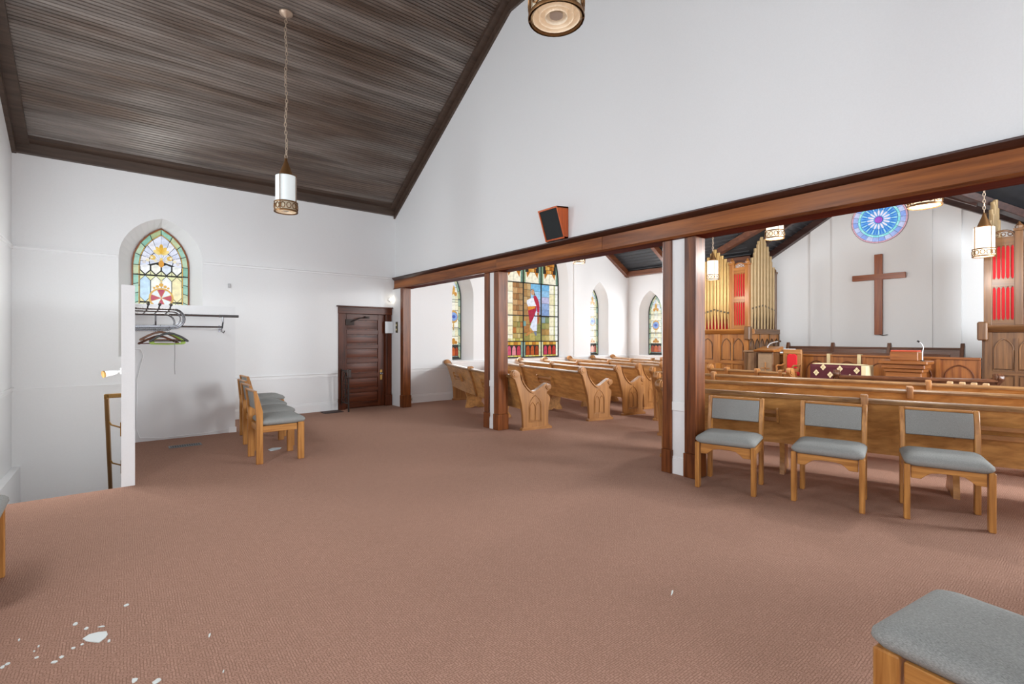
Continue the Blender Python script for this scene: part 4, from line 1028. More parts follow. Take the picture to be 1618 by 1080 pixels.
pew('pew', 'curved oak pew with hymnal rack in the row just ahead of the rearmost window-block pew', [(6.55, 5.98), (7.03, 8.2), (7.55, 9.95)], div=(.55,), racks=(.30, .8), sup=(.36, .78))
pew('pew', 'curved oak pew with carved end, third row of the window block', [(7.56, 6.0), (8.05, 8.29), (8.45, 9.95)], div=(.58,), sup=(.33, .75))
pew('pew', 'curved oak pew, fourth row of the window block', [(8.55, 6.25), (8.93, 8.2), (9.35, 9.95)], div=(.55,), sup=(.33, .75))
pew('pew', 'curved oak pew, fifth row of the window block', [(9.5, 6.3), (9.92, 8.1), (10.33, 9.95)], div=(.5,), sup=(.3, .75))
pew('pew', 'curved oak pew, sixth row of the window block', [(10.55, 6.9), (10.9, 8.1), (11.33, 9.95)], div=(.42,), sup=(.3, .75))
pew('pew', 'short oak pew in the front row of the window block under the corner windows', [(11.72, 7.8), (11.95, 8.9), (12.3, 9.95)], div=(.14,), sup=(.3, .75))
R1p = [(6.72, -1.2), (5.95, 1.3), (5.32, 3.53)]
pew('pew', 'long oak pew directly behind the grey chairs', R1p, short=True, div=(.592,), racks=(.80, .40, .12), sup=(.74, .45, .16))
pew('pew', 'second long oak pew, parallel to the one behind the grey chairs', [(8.05, -1.2), (7.30, 1.4), (6.45, 4.35)], short=True, div=(.492,), sup=(.3, .6))
pew('pew', 'third long oak pew, its carved end facing the aisle near the window block', [(9.2, -1.2), (8.55, 1.3), (7.55, 5.2)], short=True, div=(.435, .845), sup=(.3, .6))
pew('pew', 'front oak pew before the organ pipes with several capped dividers', [(9.15, 3.52), (9.22, 4.2), (9.25, 5.0)], div=(.08, .38, .78), sup=(.3, .7))
pew('pew', 'front dark stained pew before the pulpit', [(10.0, 1.15), (9.55, 2.0), (9.2, 2.85)], mats=(PEWK, PEWK, PEWK), sup=(.3, .7))
kr = root('low_rail', (9.16, 1.3, 0), 'low rail on four pale-capped posts between the third pew and the dark front pew', 'rail')
m = MB(); m.box(9.14, 9.18, 1.02, 1.58, .60, .66); m.build('rail', PEWD('y'), kr, world=True)
for yv in (1.09, 1.21, 1.33, 1.46):
    m = MB(); m.box(9.135, 9.185, yv - .022, yv + .022, 0, .84); m.build('post', PEWD('z'), kr, world=True)
    m = MB(); m.box(9.13, 9.19, yv - .032, yv + .032, .84, .885); m.build('post_cap', wood('pale_oak', '#b08d66', '#d0b088', 'y', 1, .35), kr, world=True, bevel=.008)
ol = root('wall_outlet', (5.13, YN - .02, .08), 'small white outlet plate in the baseboard beyond the corner post', 'outlet')
m = MB(); m.box(5.09, 5.17, YN - .028, YN - .02, .05, .13); m.build('plate', plain('outlet_ivory', '#cfd0cf', .4), ol, world=True)
m = MB(); m.box(5.118, 5.142, YN - .031, YN - .028, .075, .105); m.build('socket', IRON, ol, world=True)

# ------------------------------------------------------------------ chancel platform
pf = root('platform', (12, 3.4, 0), kind='structure')
m = MB(); m.box(10.35, XC, 0.78, 6.0, 0, .30); m.build('deck', CARPET, pf, world=True)
m = MB(); m.box(10.33, 10.35, 0.78, 6.0, 0, .30); m.build('riser_board', SCRN('y'), pf, world=True)
pf.name = 'floor_platform'

def arch_relief(o, axis, v, sgn, ac, half, z0, zs, rise, mat, mat2, lower=None):
    """recessed gothic panel: dark inset field and a moulded rim"""
    poly = arch(ac, half, z0, zs, rise, 6)
    m = MB(); lo, hi = sorted((v - sgn * .004, v + sgn * .004)); m.prism(poly, axis, lo, hi); f_ = m.build('panel_field', mat2, o, world=True)
    i = 'xyz'.index(axis)
    def mk(p_, a):
        q_ = list(p_); q_.insert(i, a); return Vector(q_)
    m = MB(); m.tube([mk(p_, v + sgn * .006) for p_ in poly], .012, 6, closed=True); m.build('arch_moulding', mat, o, world=True)

# choir screen with gothic panels
SX, SZ = 11.5, 1.16
cs = root('choir_screen', (SX, 3.4, .3), 'low oak choir screen with a row of gothic arch panels', 'screen')
m = MB(); m.box(SX, SX + .05, 1.43, 5.372, .3, SZ - .04); m.build('boarding', SCRN('z'), cs, world=True)
m = MB(); m.box(SX - .03, SX + .09, 1.43, 5.372, SZ - .04, SZ); m.build('cap_rail', SCRN('y'), cs, world=True, bevel=.008)
for k in range(8):
    y = 1.43 + k * .563
    m = MB(); m.box(SX - .02, SX, y - .03 + (.03 if k == 0 else 0), y + .03 - (.03 if k == 7 else 0), .3, SZ - .04); m.build('stile', SCRN('z'), cs, world=True)
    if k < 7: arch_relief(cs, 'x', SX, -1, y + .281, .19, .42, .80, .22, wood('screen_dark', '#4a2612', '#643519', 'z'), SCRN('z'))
for yv in (3.73, 3.19):
    m = MB(); m.box(SX - .05, SX - .033, yv - .03, yv + .03, SZ - .24, SZ + .014); m.box(SX - .034, SX + .06, yv - .03, yv + .03, SZ + .001, SZ + .014)
    bk = m.build('brass_bracket', plain('pale_brass', '#d9c79a', .3, .6)); tag(bk, 'pale brass bracket hooked over the choir screen ' + ('nearer the red chair' if yv > 3.5 else 'nearer the pulpit'), 'bracket', 'brass brackets on the choir screen')
# choir bench behind the screen
cb = root('choir_bench', (12.5, 3.4, .3), 'long dark choir bench behind the gothic screen below the cross', 'bench')
KD = PEWK('y')
m = MB(); m.prism([(12.55, .75), (12.62, 1.28), (12.65, 1.28), (12.60, .75)], 'y', 1.85, 4.95); m.build('back', KD, cb, world=True)
m = MB(); m.box(12.60, 12.67, 1.85, 4.95, 1.27, 1.31); m.build('top_rail', KD, cb, world=True, bevel=.006)
m = MB(); m.box(12.15, 12.58, 1.85, 4.95, .72, .76); m.build('seat', KD, cb, world=True)
for y in (1.80, 2.95, 4.0, 4.95):
    m = MB(); m.prism([(12.15, .3), (12.65, .3), (12.72, 1.34), (12.69, 1.40), (12.62, 1.40), (12.55, 1.2), (12.45, .95), (12.15, .93)], 'y', y, y + .06); m.build('bench_end', PEWK('z'), cb, world=True, bevel=.008)
m = MB(); m.box(11.92, 11.96, 1.9, 4.9, 1.06, 1.20); 
m.box(11.92, 11.96, 2.0, 2.1, .3, 1.1); m.box(11.92, 11.96, 4.7, 4.8, .3, 1.1)
tag(m.build('book_ledge', KD), 'dark book ledge rail between the choir screen and the long bench', 'rail')

# ------------------------------------------------------------------ cross
cr = root('cross', (XC - .11, 3.38, 1.58), 'tall brown wooden cross mounted on the white chancel wall', 'cross')
m = MB(); m.box(XC - .16, XC - .10, 3.30, 3.45, 1.58, 3.42); m.build('upright', wood('cross_wood', '#7a3814', '#a45826', 'z', .8, .35), cr, world=True, bevel=.005)
m = MB(); m.box(XC - .162, XC - .102, 2.88, 3.88, 2.84, 2.97); m.build('crossbar', wood('cross_wood', '#7a3814', '#a45826', 'y', .8, .35), cr, world=True, bevel=.005)
m = MB(); m.box(XC - .10, XC - .075, 3.34, 3.42, 2.0, 2.2); m.box(XC - .10, XC - .075, 3.34, 3.42, 3.0, 3.2); m.build('mounting_block', IRON, cr, world=True)
m = MB(); m.tube([(XC - .12, 3.38, 1.585), (XC - .12, 3.3, 1.565), (XC - .12, 3.2, 1.58)], .006); m.build('foot_wire', CHROME, cr, world=True)

# ------------------------------------------------------------------ organ cases
OX0 = 11.5
def pipe(o, x, y, z0, zt, r, zm, mat, name='pipe', face=(-1, 0)):
    """organ pipe: conical foot, mouth, cylindrical body"""
    m = MB(); m.lathe([(r * .35, z0), (r * .95, zm - .02), (r, zm), (r, zt), (r * .86, zt), (r * .86, zt - .05)], 14, (x, y, 0))
    p_ = m.build(name, mat, o, world=True)
    mm = MB(); fx, fy = face; px_, py_ = -fy, fx; w_ = r * .62
    b = Vector((x + fx * r * .86, y + fy * r * .86, 0)); s_ = Vector((px_ * w_, py_ * w_, 0)); f_ = Vector((fx * r * .2, fy * r * .2, 0))
    ring = lambda z: [b - s_ + Vector((0, 0, z)), b + s_ + Vector((0, 0, z)), b + s_ * .8 + f_ + Vector((0, 0, z)), b - s_ * .8 + f_ + Vector((0, 0, z))]
    mm.loft([ring(zm - .01), ring(zm + .03)]); mm.build('mouth', plain('pipe_mouth', '#4a3a22', .5), p_, world=True)
def lattice(o, axis, v, sgn, a0, a1, z0, z1, n, wm, nm='red_panel'):
    """red cloth seen through a tier of lancet openings"""
    def bx(m, b0, b1, h0, h1, d0, d1):
        lo, hi = sorted((v + sgn * d0, v + sgn * d1))
        return m.box(lo, hi, b0, b1, h0, h1) if axis == 'x' else m.box(b0, b1, lo, hi, h0, h1)
    bx(MB(), a0, a1, z0, z1, 0, .01).build('red_cloth_panel', REDC, o, world=True)
    w = (a1 - a0) / n
    for k in range(n + 1):
        t_ = .012 if 0 < k < n else .018
        bx(MB(), a0 + k * w - t_ / 2, a0 + k * w + t_ / 2, z0, z1, .01, .03).build('mullion', wm, o, world=True)
    for k in range(n):
        for (zz, s_) in ((z1, -1), (z0, 1)):
            c = a0 + (k + .5) * w; m = MB()
            for e in (-1, 1):
                poly = [(c + e * w / 2, zz), (c + e * w / 2, zz + s_ * .07), (c + e * w * .28, zz + s_ * .025), (c, zz)]
                lo, hi = sorted((v + sgn * .01, v + sgn * .025)); m.prism(poly, axis, lo, hi)
            m.build('cusp', wm, o, world=True)

def organ(name, label, sy, lab_d, dark):
    """sy=+1: case north of the chancel, -1: south of it (mirrored about GC)"""
    Y = lambda y: GC + sy * (y - GC)
    def yb(a, b): return sorted((Y(a), Y(b)))
    W = ORGD if dark else ORG
    o = root(name, (OX0, Y(6.2), 0), label, 'organ', 'organ cases flanking the chancel')
    wz, wy, wx = W('z'), W('y'), W('x')
    yin, yout = 5.40, 7.05
    # base case below the ledge
    a, b = yb(yin, yout); m = MB(); m.box(OX0, XE - .01, a, b, 0, 1.60); m.build('base_case', wz, o, world=True)
    a, b = yb(yin - .05, yout); m = MB(); m.prism([(OX0 - .10, 1.72), (OX0 - .10, 1.69), (OX0 - .04, 1.60), (OX0 + .2, 1.60), (OX0 + .2, 1.72)], 'y', a, b); m.build('ledge', wy, o, world=True, bevel=.006)
    a, b = yb(yin - .05, yin + .2); m = MB(); m.box(OX0 + .2, XE - .01, a, b, 1.60, 1.72); m.build('ledge', ORGD('x'), o, world=True, bevel=.006)
    # front stiles, rails, gothic panels
    for y in (5.46, 6.13, 6.22, 6.98):
        a, b = yb(y - .045, y + .045); m = MB(); m.box(OX0 - .03, OX0, a, b, .0, 1.60); m.build('stile', wz, o, world=True)
    for (y0, y1) in ((5.5, 6.09), (6.27, 6.93)):
        a, b = yb(y0, y1); m = MB(); m.box(OX0 - .025, OX0, a, b, .88, .95); m.build('rail', wy, o, world=True)
        hw = (y1 - y0) / 4
        for c in (y0 + hw, y0 + 3 * hw):
            arch_relief(o, 'x', OX0, -1, Y(c), hw - .035, .98, 1.30, .19, ORGD('z'), wz)
            a, b = yb(c - hw + .035, c + hw - .035); m = MB(); m.box(OX0 - .012, OX0, a, b, .36, .85); m.build('lower_panel', wz, o, world=True, bevel=.006)
        a, b = yb(y0 + 2 * hw - .02, y0 + 2 * hw + .02); m = MB(); m.box(OX0 - .02, OX0, a, b, .3, 1.5); m.build('muntin', wz, o, world=True)
    # corner bracket under the ledge
    a, b = yb(yin - .07, yin + .06); m = MB(); m.box(OX0 - .12, OX0 + .03, a, b, 1.46, 1.78); m.build('corner_bracket', ORGD('z'), o, world=True, bevel=.02)
    # side base with arches
    for k in range(6):
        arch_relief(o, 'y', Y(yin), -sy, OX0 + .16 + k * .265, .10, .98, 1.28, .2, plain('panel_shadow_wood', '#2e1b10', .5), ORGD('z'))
    for k in range(4):
        x = OX0 + .02 + k * .53; m = MB(); a, b = yb(yin - .02, yin); m.box(x - .02, x + .02, a, b, .3, 1.6); m.build('stile', ORGD('z'), o, world=True)
    # upper posts
    for (x, y, top) in ((OX0 + .05, yin + .05, 3.25), (XE - .12, yin + .05, 3.15), (OX0 + .05, 5.82, 3.28), (OX0 + .05, 6.72, 3.28), (OX0 + .05, 7.0, 3.25)):
        a, b = yb(y - .05, y + .05); m = MB(); m.box(x - .05, x + .05, a, b, 1.72, top); m.build('post', (ORGD if x > 12 else W)('z'), o, world=True, bevel=.006)
        m = MB(); m.box(x - .065, x + .065, a - .015, b + .015, top, top + .04); m.lathe([(.05, top + .04), (.055, top + .08), (.02, top + .13), (.004, top + .16)], 8, (x, (a + b) / 2, 0)); m.build('finial', (ORGD if x > 12 else W)('z'), o, world=True)
    # lattice panels with red cloth: next to the corner and beyond the pipes
    for (y0, y1) in ((5.50, 5.77), (6.77, 6.95)):
        a, b = yb(y0, y1)
        for (z0, z1) in ((1.80, 2.37), (2.49, 3.06)): lattice(o, 'x', OX0 + .05, -1, a, b, z0, z1, 5 if y1 < 6 else 3, wz)
        for (z0, z1) in ((1.72, 1.80), (2.37, 2.49), (3.06, 3.2)):
            m = MB(); m.box(OX0 + .01, OX0 + .07, a, b, z0, z1); m.build('panel_rail', wy, o, world=True)
        c = (a + b) / 2; hw = (b - a) / 2
        m = MB(); m.tube([(OX0 + .04, c + hw * 1.0 * cos(t_), 3.2 + .11 * sin(t_)) for t_ in [pi * k / 10 for k in range(11)]], .018, 6); m.build('crest', wy, o, world=True)
        for k in range(3):
            m = MB(); m.tube([(OX0 + .04, c - hw * .6 + k * hw * .6 + .03 * cos(t_), 3.245 + .03 * sin(t_)) for t_ in [2 * pi * j / 8 for j in range(8)]], .008, 5, closed=True); m.build('crest_scroll', wy, o, world=True)
    # front pipes: red cloth behind the feet
    a, b = yb(5.87, 6.67); m = MB(); m.box(OX0 + .16, OX0 + .17, a, b, 1.72, 2.15); m.build('red_cloth_panel', REDC, o, world=True)
    m = MB(); m.box(OX0 + .17, OX0 + .2, a, b, 1.72, 3.2); m.build('backboard', ORGD('z'), o, world=True)
    n = 9
    for k in range(n):
        u = (k - (n - 1) / 2) / ((n - 1) / 2); y = 5.92 + k * .70 / (n - 1)
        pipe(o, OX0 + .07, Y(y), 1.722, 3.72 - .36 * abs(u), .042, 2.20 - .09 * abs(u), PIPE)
    # side pipes along the chancel
    n = 15
    for k in range(n):
        u = (k - 7) / 7.0; x = OX0 + .20 + k * (1.20 / (n - 1))
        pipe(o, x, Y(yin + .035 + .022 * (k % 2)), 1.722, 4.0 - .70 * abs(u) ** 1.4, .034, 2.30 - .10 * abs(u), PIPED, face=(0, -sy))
    a, b = yb(yin + .11, yin + .13); m = MB(); m.box(OX0 + .12, XE - .18, a, b, 1.72, 3.2); m.build('side_backboard', ORGD('z'), o, world=True)
    return o
organ('organ_case', 'oak organ case left of the cross with gilt pipes and red lattice panels', 1, '', False)
organ('organ_case', 'darker oak organ case right of the cross with red lattice panels', -1, '', True)
# large wooden pipes behind the right case
bp = root('wooden_organ_pipe', (12.6, 1.45, 1.72), 'tall square wooden organ pipe rising behind the darker organ case', 'organ pipe')
m = MB(); m.prism([(12.35, 1.721), (12.40, 1.721), (12.42, 3.82), (12.37, 3.80)], 'y', 1.458, 1.49); m.build('pipe_body', wood('pipe_wood', '#54402a', '#8a6c48', 'z', .8, .4), bp, world=True)
m = MB(); m.prism([(12.36, 1.721), (12.85, 1.721), (12.87, 3.76), (12.38, 3.78)], 'y', 1.42, 1.457); m.build('pipe_back', plain('blue_black_wood', '#252a36', .4), bp, world=True)  # the pipe's lit front and shaded side are put in as two colours

# ------------------------------------------------------------------ furniture on the platform
# covered console
ck = root('covered_console', (10.75, 3.28, .3), 'organ console under a maroon cloth with cream diamond motifs', 'console')
m = MB(); m.box(10.55, 10.95, 2.85, 3.72, .3, .95); m.build('console_body', PEWE('y'), ck, world=True, bevel=.01)
m = MB(); m.prism([(10.535, .42), (10.545, .42), (10.56, .93), (10.60, .985), (10.93, .985), (10.96, .95), (10.955, .96), (10.92, .997), (10.59, .999), (10.545, .945)], 'y', 2.90, 3.735); m.build('cloth_cover', MAROON, ck, world=True)
m = MB(); m.prism([(3.735, .40), (3.745, .40), (3.75, .99), (3.735, .995)], 'x', 10.54, 10.95); m.build('cloth_side', MAROON, ck, world=True)
m = MB(); m.box(10.535, 10.96, 2.82, 2.905, .42, .992); m.build('cream_border', CREAM, ck, world=True, bevel=.01)
m = MB(); m.box(10.575, 10.94, 2.9, 3.72, .996, 1.004); m.build('cream_runner', CREAM, ck, world=True)
for k, (y, z) in enumerate(((3.64, .83), (3.52, .94), (3.40, .80), (3.24, .92), (3.08, .77), (2.97, .90), (3.60, .60), (3.30, .62), (3.02, .60), (3.46, .62))):
    for (dy, dz) in ((.026, 0), (-.026, 0), (0, .033), (0, -.033)):
        m = MB(); xx = 10.548 - (.94 - z) * .03 if z < .93 else 10.552
        m.prism([(y + dy - .022, z + dz), (y + dy, z + dz - .027), (y + dy + .022, z + dz), (y + dy, z + dz + .027)], 'x', 10.526, 10.547); m.build('motif', CREAM, ck, world=True)
# pulpit
pu = root('pulpit', (10.9, 2.33, .3), 'broad brown wooden pulpit with stepped cornice and red-topped desk', 'pulpit')
for (a, z0, z1, nm) in ((.255, .30, .90, 'body'), (.28, .90, .96, 'moulding'), (.305, .96, 1.04, 'moulding'), (.345, 1.04, 1.10, 'top_slab'), (.20, 1.10, 1.26, 'book_desk')):
    m = MB(); m.box(10.9 - a * .75, 10.9 + a * .75, 2.33 - a, 2.33 + a, z0, z1); m.build(nm, SCRN('y'), pu, world=True, bevel=.012)
m = MB(); m.box(10.76, 11.04, 2.14, 2.52, 1.26, 1.285); m.build('red_cover', plain('rust_red_cloth', '#b1452c', .8), pu, world=True, bevel=.006)
arch_relief(pu, 'x', 10.9 - .192, -1, 2.33, .13, .40, .66, .14, ORGD('z'), SCRN('z'))
mc = root('microphone', (10.8, 2.08, 1.1), 'grey gooseneck microphone curving up from the pulpit top', 'microphone')
m = MB(); m.tube([(10.8, 2.08, 1.119), (10.8, 2.08, 1.25), (10.8, 2.065, 1.34), (10.8, 2.09, 1.40), (10.8, 2.12, 1.43)], .008, 8); m.build('gooseneck', plain('light_grey_metal', '#c9ccd0', .35, .4), mc, world=True)
m = MB(); m.tube([(10.8, 2.12, 1.43), (10.8, 2.15, 1.455)], .014, 8); m.build('capsule', BLACK, mc, world=True)
m = MB(); m.lathe([(.03, 1.101), (.03, 1.115), (.012, 1.12)], 12, (10.8, 2.08, 0)); m.build('mic_base', BLACK, mc, world=True)
# lectern with cross
le = root('lectern', (11.0, 4.72, .3), 'oak lectern with a carved cross on its front panel', 'lectern')
m = MB(); m.box(10.85, 11.2, 4.58, 4.90, .3, 1.20); m.build('body', ORGD('z'), le, world=True, bevel=.008)
m = MB(); m.box(10.835, 10.85, 4.60, 4.88, .34, 1.17); m.build('front_panel', plain('taupe_panel', '#8b7257', .5, var=.08, bscale=20), le, world=True)
m = MB(); m.prism([(10.74, 1.24), (10.78, 1.20), (11.26, 1.20), (11.26, 1.30), (11.24, 1.32)], 'y', 4.53, 4.95); m.build('slanted_top', ORG('y'), le, world=True, bevel=.006)
m = MB(); m.box(10.82, 10.835, 4.718, 4.738, .62, .98); m.build('cross_upright', PEWE('z'), le, world=True)
m = MB(); m.box(10.82, 10.835, 4.64, 4.82, .84, .862); m.build('cross_bar', PEWE('y'), le, world=True)
lm = root('microphone', (11.0, 4.73, 1.3), 'silver bent microphone on the lectern with the cross', 'microphone')
m = MB(); m.tube([(10.95, 4.73, 1.29), (10.95, 4.73, 1.32), (10.94, 4.68, 1.38), (10.93, 4.60, 1.41), (10.93, 4.5, 1.43)], .012, 8); m.build('gooseneck', plain('light_grey_metal', '#c9ccd0', .35, .4), lm, world=True)
m = MB(); m.tube([(10.93, 4.5, 1.43), (10.93, 4.45, 1.435)], .017, 8); m.build('capsule', CHROME, lm, world=True)
# side desk
sd = root('side_desk', (11.15, 5.15, .3), 'narrow dark-topped oak stand between the organ case and the lectern', 'stand')
m = MB(); m.box(11.1, 11.38, 5.02, 5.32, .3, 1.18); m.build('body', wood('grey_oak', '#6f5237', '#937252', 'z', .9, .35), sd, world=True, bevel=.008)
m = MB(); m.box(11.08, 11.4, 4.97, 5.33, 1.18, 1.22); m.build('top', wood('grey_oak', '#6f5237', '#937252', 'y', .9, .35), sd, world=True, bevel=.006)
for yv in (5.06, 5.28):
    m = MB(); m.box(11.085, 11.1, yv - .03, yv + .03, .3, 1.18); m.build('stile', ORGD('z'), sd, world=True)
# red chair
rc = root('pulpit_chair', (11.1, 4.32, .3), 'carved oak pulpit chair with red upholstered back and seat', 'chair', rz=0)
for y in (4.15, 4.47):
    m = MB(); m.box(11.14, 11.19, y - .025, y + .025, .3, 1.22); m.build('back_post', PEWE('z'), rc, world=True, bevel=.006)
    m = MB(); m.box(10.75, 10.80, y - .025, y + .025, .3, .72); m.build('front_leg', PEWE('z'), rc, world=True, bevel=.006)
    m = MB(); m.tube([(10.77, y, .72), (10.77, y, .86), (10.75, y, .91), (10.80, y, .93), (11.0, y, .92), (11.16, y, .95)], .018, 8); m.build('arm', PEWE('x'), rc, world=True)
m = MB(); m.box(11.13, 11.2, 4.13, 4.49, 1.16, 1.26); m.build('crest_rail', PEWE('y'), rc, world=True, bevel=.01)
m = MB(); m.box(11.14, 11.19, 4.15, 4.47, .78, .86); m.build('lower_rail', PEWE('y'), rc, world=True, bevel=.006)
m = MB(); m.prism(arch(4.31, .10, .86, 1.10, .05, 4), 'x', 11.12, 11.16); m.build('back_cushion', REDC, rc, world=True, bevel=.01)
m = MB(); m.box(11.14, 11.18, 4.17, 4.21, .86, 1.16); m.build('back_slat', PEWE('z'), rc, world=True); m = MB(); m.box(11.14, 11.18, 4.41, 4.45, .86, 1.16); m.build('back_slat', PEWE('z'), rc, world=True)
m = MB(); m.box(10.74, 11.16, 4.14, 4.48, .64, .70); m.build('seat_frame', PEWE('y'), rc, world=True, bevel=.006)
m = MB(); m.box(10.73, 11.14, 4.15, 4.47, .70, .79); m.build('seat_cushion', REDC, rc, world=True, bevel=.03, seg=3)
# white books by the chair
for k in range(3):
    m = MB(); m.box(11.50, 11.60, 4.45 - .02 * k, 4.72 - .015 * k, SZ + .001 + k * .035, SZ + .034 + k * .035)
    tag(m.build('white_book', PAPER, bevel=.006), ('bottom', 'middle', 'top')[k] + ' white folder of the small pile on the choir screen beside the red chair', 'book', 'white folders on the screen')
m = MB(); m.box(10.62, 10.90, 5.75, 5.93, .3, .92); o = m.build('wooden_box', ORG('z'), bevel=.01); tag(o, 'plain light oak box standing before the left organ case', 'box')

# ------------------------------------------------------------------ loudspeaker above the beam
LS = root('loudspeaker', (4.55, 4.86, BZ1), 'wedge-shaped orange wood loudspeaker with dark grille on the beam ledge', 'loudspeaker')
Y0, Y1 = 4.68, 5.06; xb = XA - .012
o_w = wood('orange_wood', '#a8440f', '#d9661e', 'z', 1.2, .3)
zt, zb = 3.30, 2.865
def side(y0, y1, nm, mat, ins=0): 
    m = MB(); m.prism([(xb - .07, zb), (xb, zb), (xb, zt), (xb - .22, zt - .02)], 'y', y0, y1); return m.build(nm, mat, LS, world=True)
side(Y0, Y0 + .018, 'side_panel', o_w); side(Y1 - .018, Y1, 'side_panel', o_w)
m = MB(); m.prism([(xb - .215, zt - .04), (xb, zt - .02), (xb, zt), (xb - .222, zt - .02)], 'y', Y0, Y1); m.build('top_panel', o_w, LS, world=True)
m = MB(); m.prism([(xb - .07, zb), (xb, zb), (xb, zb + .02), (xb - .077, zb + .02)], 'y', Y0, Y1); m.build('bottom_panel', o_w, LS, world=True)
m = MB(); m.prism([(xb - .062, zb + .02), (xb - .05, zb + .02), (xb - .19, zt - .035), (xb - .203, zt - .035)], 'y', Y0 + .018, Y1 - .018); m.build('grille', plain('dark_grille_cloth', '#24292b', .9, bump=.3, bscale=300), LS, world=True)
m = MB(); m.box(xb - .075, XA, Y0 + .05, Y1 - .05, BZ1 + .018, zb); m.build('mount', IRON, LS, world=True)

# ------------------------------------------------------------------ pendant lanterns
def lantern(name, label, x, y, zb, zc, lit, s=1.0, power=45, group='pendant lanterns'):
    o = root(name, (x, y, zb), label, 'pendant lamp', group)
    H = .50 * s; r = .155 * s
    # chain up to the ceiling
    zt = zb + H + .26 * s; n = max(3, int((zc - zt - .03) / .055)); m = MB(); st_ = (zc - .04 - zt) / n
    for k in range(n):
        c = zt + (k + .5) * st_; a_ = (k % 2) * pi / 2 + .4 * sin(k * .7); ofs = .008 * sin(k * .55)
        m.tube([(x + ofs + .016 * cos(t_) * cos(a_), y + .016 * cos(t_) * sin(a_), c + st_ * .62 * sin(t_)) for t_ in [2 * pi * j / 8 for j in range(8)]], .006, 5, closed=True)
    stuff(m.build('chain', plain('chain_metal', '#b8a693', .45, .4), o, world=True))
    m = MB(); m.lathe([(.012, zc - .07), (.035, zc - .05), (.075, zc - .035), (.092, zc - .012), (.092, zc)], 18, (x, y, 0)); m.build('canopy', plain('canopy_metal', '#b39d8a', .4, .5), o, world=True)
    m = MB(); m.lathe([(.012 * s, zt), (.02 * s, zt - .01), (.022 * s, zt - .04 * s), (.085 * s, zb + H + .05 * s), (.09 * s, zb + H + .02 * s), (.06 * s, zb + H)], 16, (x, y, 0)); m.build('cap', BRONZE, o, world=True)
    m = MB(); m.tube([(x + .018 * cos(t_), y + .004, zt + .012 + .018 * sin(t_)) for t_ in [2 * pi * j / 10 for j in range(10)]], .004, 5, closed=True); m.build('hanging_ring', BRASS, o, world=True)
    shade = glow('lit_opal_glass', '#fff0d8', 1.15, '#e8e2d6') if lit else glow('opal_glass', '#dfe8ea', .35, '#e3eaea')  # unlit shade also gets a faint emission to look bright
    z0 = zb + .13 * s
    m = MB(); m.lathe([(r * .88, z0), (r * .88, zb + H), (r * .80, zb + H + .005)], 24, (x, y, 0), caps=False); m.build('shade', shade, o, world=True)
    for k in range(4):
        a_ = pi / 4 + k * pi / 2; cx, cy = x + r * .96 * cos(a_), y + r * .96 * sin(a_)
        m = MB(); m.tube([(cx, cy, zb), (cx, cy, zb + H + .015), (x + .05 * s * cos(a_), y + .05 * s * sin(a_), zb + H + .025)], .0065 * s, 6); m.build('frame_rod', BRONZE, o, world=True)
    # pierced band: rings of bronze over cream glass
    for (z1_, z2_) in ((zb, zb + .022 * s), (zb + .125 * s, zb + .142 * s)):
        m = MB(); m.lathe([(r, z1_), (r * 1.02, (z1_ + z2_) / 2), (r, z2_), (r * .93, z2_), (r * .93, z1_)], 28, (x, y, 0), caps=False); m.build('ring', BRONZE, o, world=True)
    m = MB(); m.lathe([(r * .92, zb + .02 * s), (r * .92, zb + .127 * s)], 28, (x, y, 0), caps=False); m.build('band_glass', glow('lit_band', '#ffedd0', .9, '#f0e6d0') if lit else plain('cream_glass', '#d8cbb2', .4), o, world=True)
    for k in range(12):
        a_ = 2 * pi * k / 12; c = Vector((x + r * .97 * cos(a_), y + r * .97 * sin(a_), zb + .073 * s)); tv = Vector((-sin(a_), cos(a_), 0))
        m = MB(); m.tube([c + tv * (.03 * s * cos(t_)) + Vector((0, 0, .04 * s * sin(t_))) for t_ in [2 * pi * j / 8 for j in range(8)]], .006 * s, 5, closed=True); m.build('ornament', BRONZE, o, world=True)
    # baffle rings seen from below
    bc = glow('lit_baffle', '#ffeccb', .9, '#f2e4cc') if lit else glow('cream_baffle', '#f3e2cc', .18, '#eadcc6')  # slight glow added to the unlit baffle as well
    for rr in (.85, .62, .40):
        m = MB(); m.lathe([(r * rr, zb + .01 * s), (r * rr, zb + .05 * s), (r * (rr - .14), zb + .07 * s)], 28, (x, y, 0), caps=False); m.build('baffle', bc, o, world=True)
    m = MB(); m.lathe([(r * .24, zb + .02 * s), (r * .24, zb + .08 * s)], 16, (x, y, 0)); m.build('baffle_cup', plain('grey_cup', '#b9ada0', .5), o, world=True)
    m = MB(); m.lathe([(r * .9, zb + .075 * s), (r * .9, zb + .08 * s)], 28, (x, y, 0)); m.build('diffuser', bc, o, world=True)
    if not lit: return o
    l = bpy.data.lights.new('lantern_bulb', 'POINT'); l.energy = power; l.color = (1.0, .985, .96); l.shadow_soft_size = .15
    lo = bpy.data.objects.new('lantern_bulb', l); COL.objects.link(lo); lo.parent = o; lo.location = (0, 0, -.32); lo['kind'] = 'helper'
    return o
lantern('pendant_lantern', 'unlit pendant lantern with white glass drum hanging from the sloped dark board ceiling', 1.763, 7.29, 3.27, ceil_z(7.29) - .01, False)
lantern('pendant_lantern', 'pendant lantern with cream ring baffles seen from underneath before the white gable', 1.87, 1.94, 3.27, ZF - .01, False)
def nz(x): return NE + (XE - x) * NS if x > XR else NE + (x - XB) * (NR - NE) / (XR - XB)
lantern('pendant_lantern', 'pendant lantern hanging near the large stained glass window', 8.8, 8.32, 3.36, nz(8.8) - .01, True)
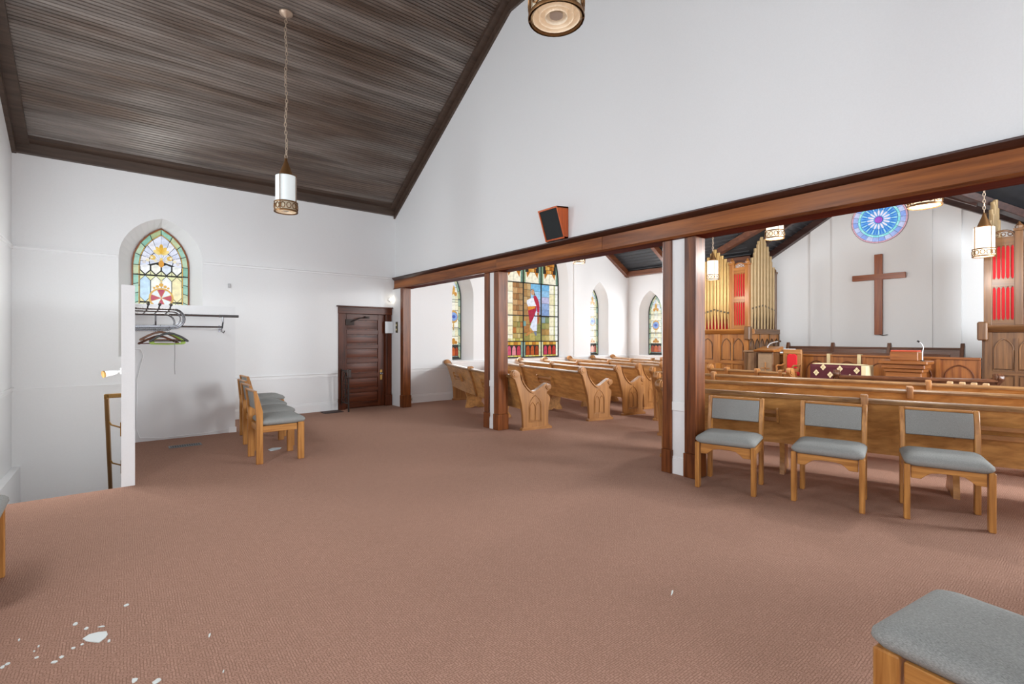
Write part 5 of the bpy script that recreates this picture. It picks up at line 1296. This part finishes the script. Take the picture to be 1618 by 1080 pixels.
lantern('pendant_lantern', 'lit pendant lantern hanging before the gilt pipes of the left organ case', 10.72, 5.87, 2.86, nz(10.72) - .01, True, .88, power=16)
lantern('pendant_lantern', 'pendant lantern high under the rafters between the organ pipes and the rose window', 8.93, 3.74, 3.25, nz(8.93) - .01, True, power=190)
lantern('pendant_lantern', 'pendant lantern hanging right beside the blue rose window', 7.7, 1.46, 3.12, nz(7.7) - .01, True, 1.1, power=150)
lantern('pendant_lantern', 'glowing pendant lantern before the red panels of the darker organ case', 10.97, 1.33, 2.83, max(nz(10.97), GH - abs(1.33 - GC) * .6) - .01, True, .95, power=13)

# ------------------------------------------------------------------ flakes on the carpet
FL = plain('paint_flake_white', '#dfe4e2', .7)
def flake(x, y, w, h, label, group=None, seed=0):
    rnd = random.Random(seed); c = px(x, y, 'z', 0); e = px(x + w / 2, y - h / 3, 'z', 0); f_ = px(x, y - h / 2, 'z', 0)
    a_ = e - c; b_ = f_ - c; n = 9; poly = []
    for k in range(n):
        t_ = 2 * pi * k / n; s_ = rnd.uniform(.65, 1.1); poly.append(c + a_ * (cos(t_) * s_) + b_ * (sin(t_) * s_))
    m = MB(); m.prism([(p_.x, p_.y) for p_ in poly], 'z', .0008, .004); o = m.build('paint_flake', FL, smooth=False); tag(o, label, 'flake', group)
flake(152, 1007, 48, 18, 'largest white paint flake lying on the carpet', None, 3)
for k, (x, y, w, h) in enumerate(((200, 956, 9, 4), (119, 986, 9, 5), (136, 993, 9, 4), (172, 1013, 6, 5), (116, 1024, 9, 3), (97, 1038, 8, 4), (86, 1046, 13, 4), (58, 1039, 8, 3), (4, 1054, 9, 5), (12, 1049, 9, 4), (30, 1011, 4, 3), (61, 1021, 4, 3), (212, 1075, 11, 8), (247, 1077, 15, 8), (331, 1004, 4, 6), (353, 1061, 3, 4), (1062, 936, 4, 8), (160, 990, 12, 2), (130, 1018, 7, 3), (54, 1029, 4, 2))):
    flake(x, y, w, h, 'small white paint flake scattered on the carpet', 'small paint flakes', k + 10)
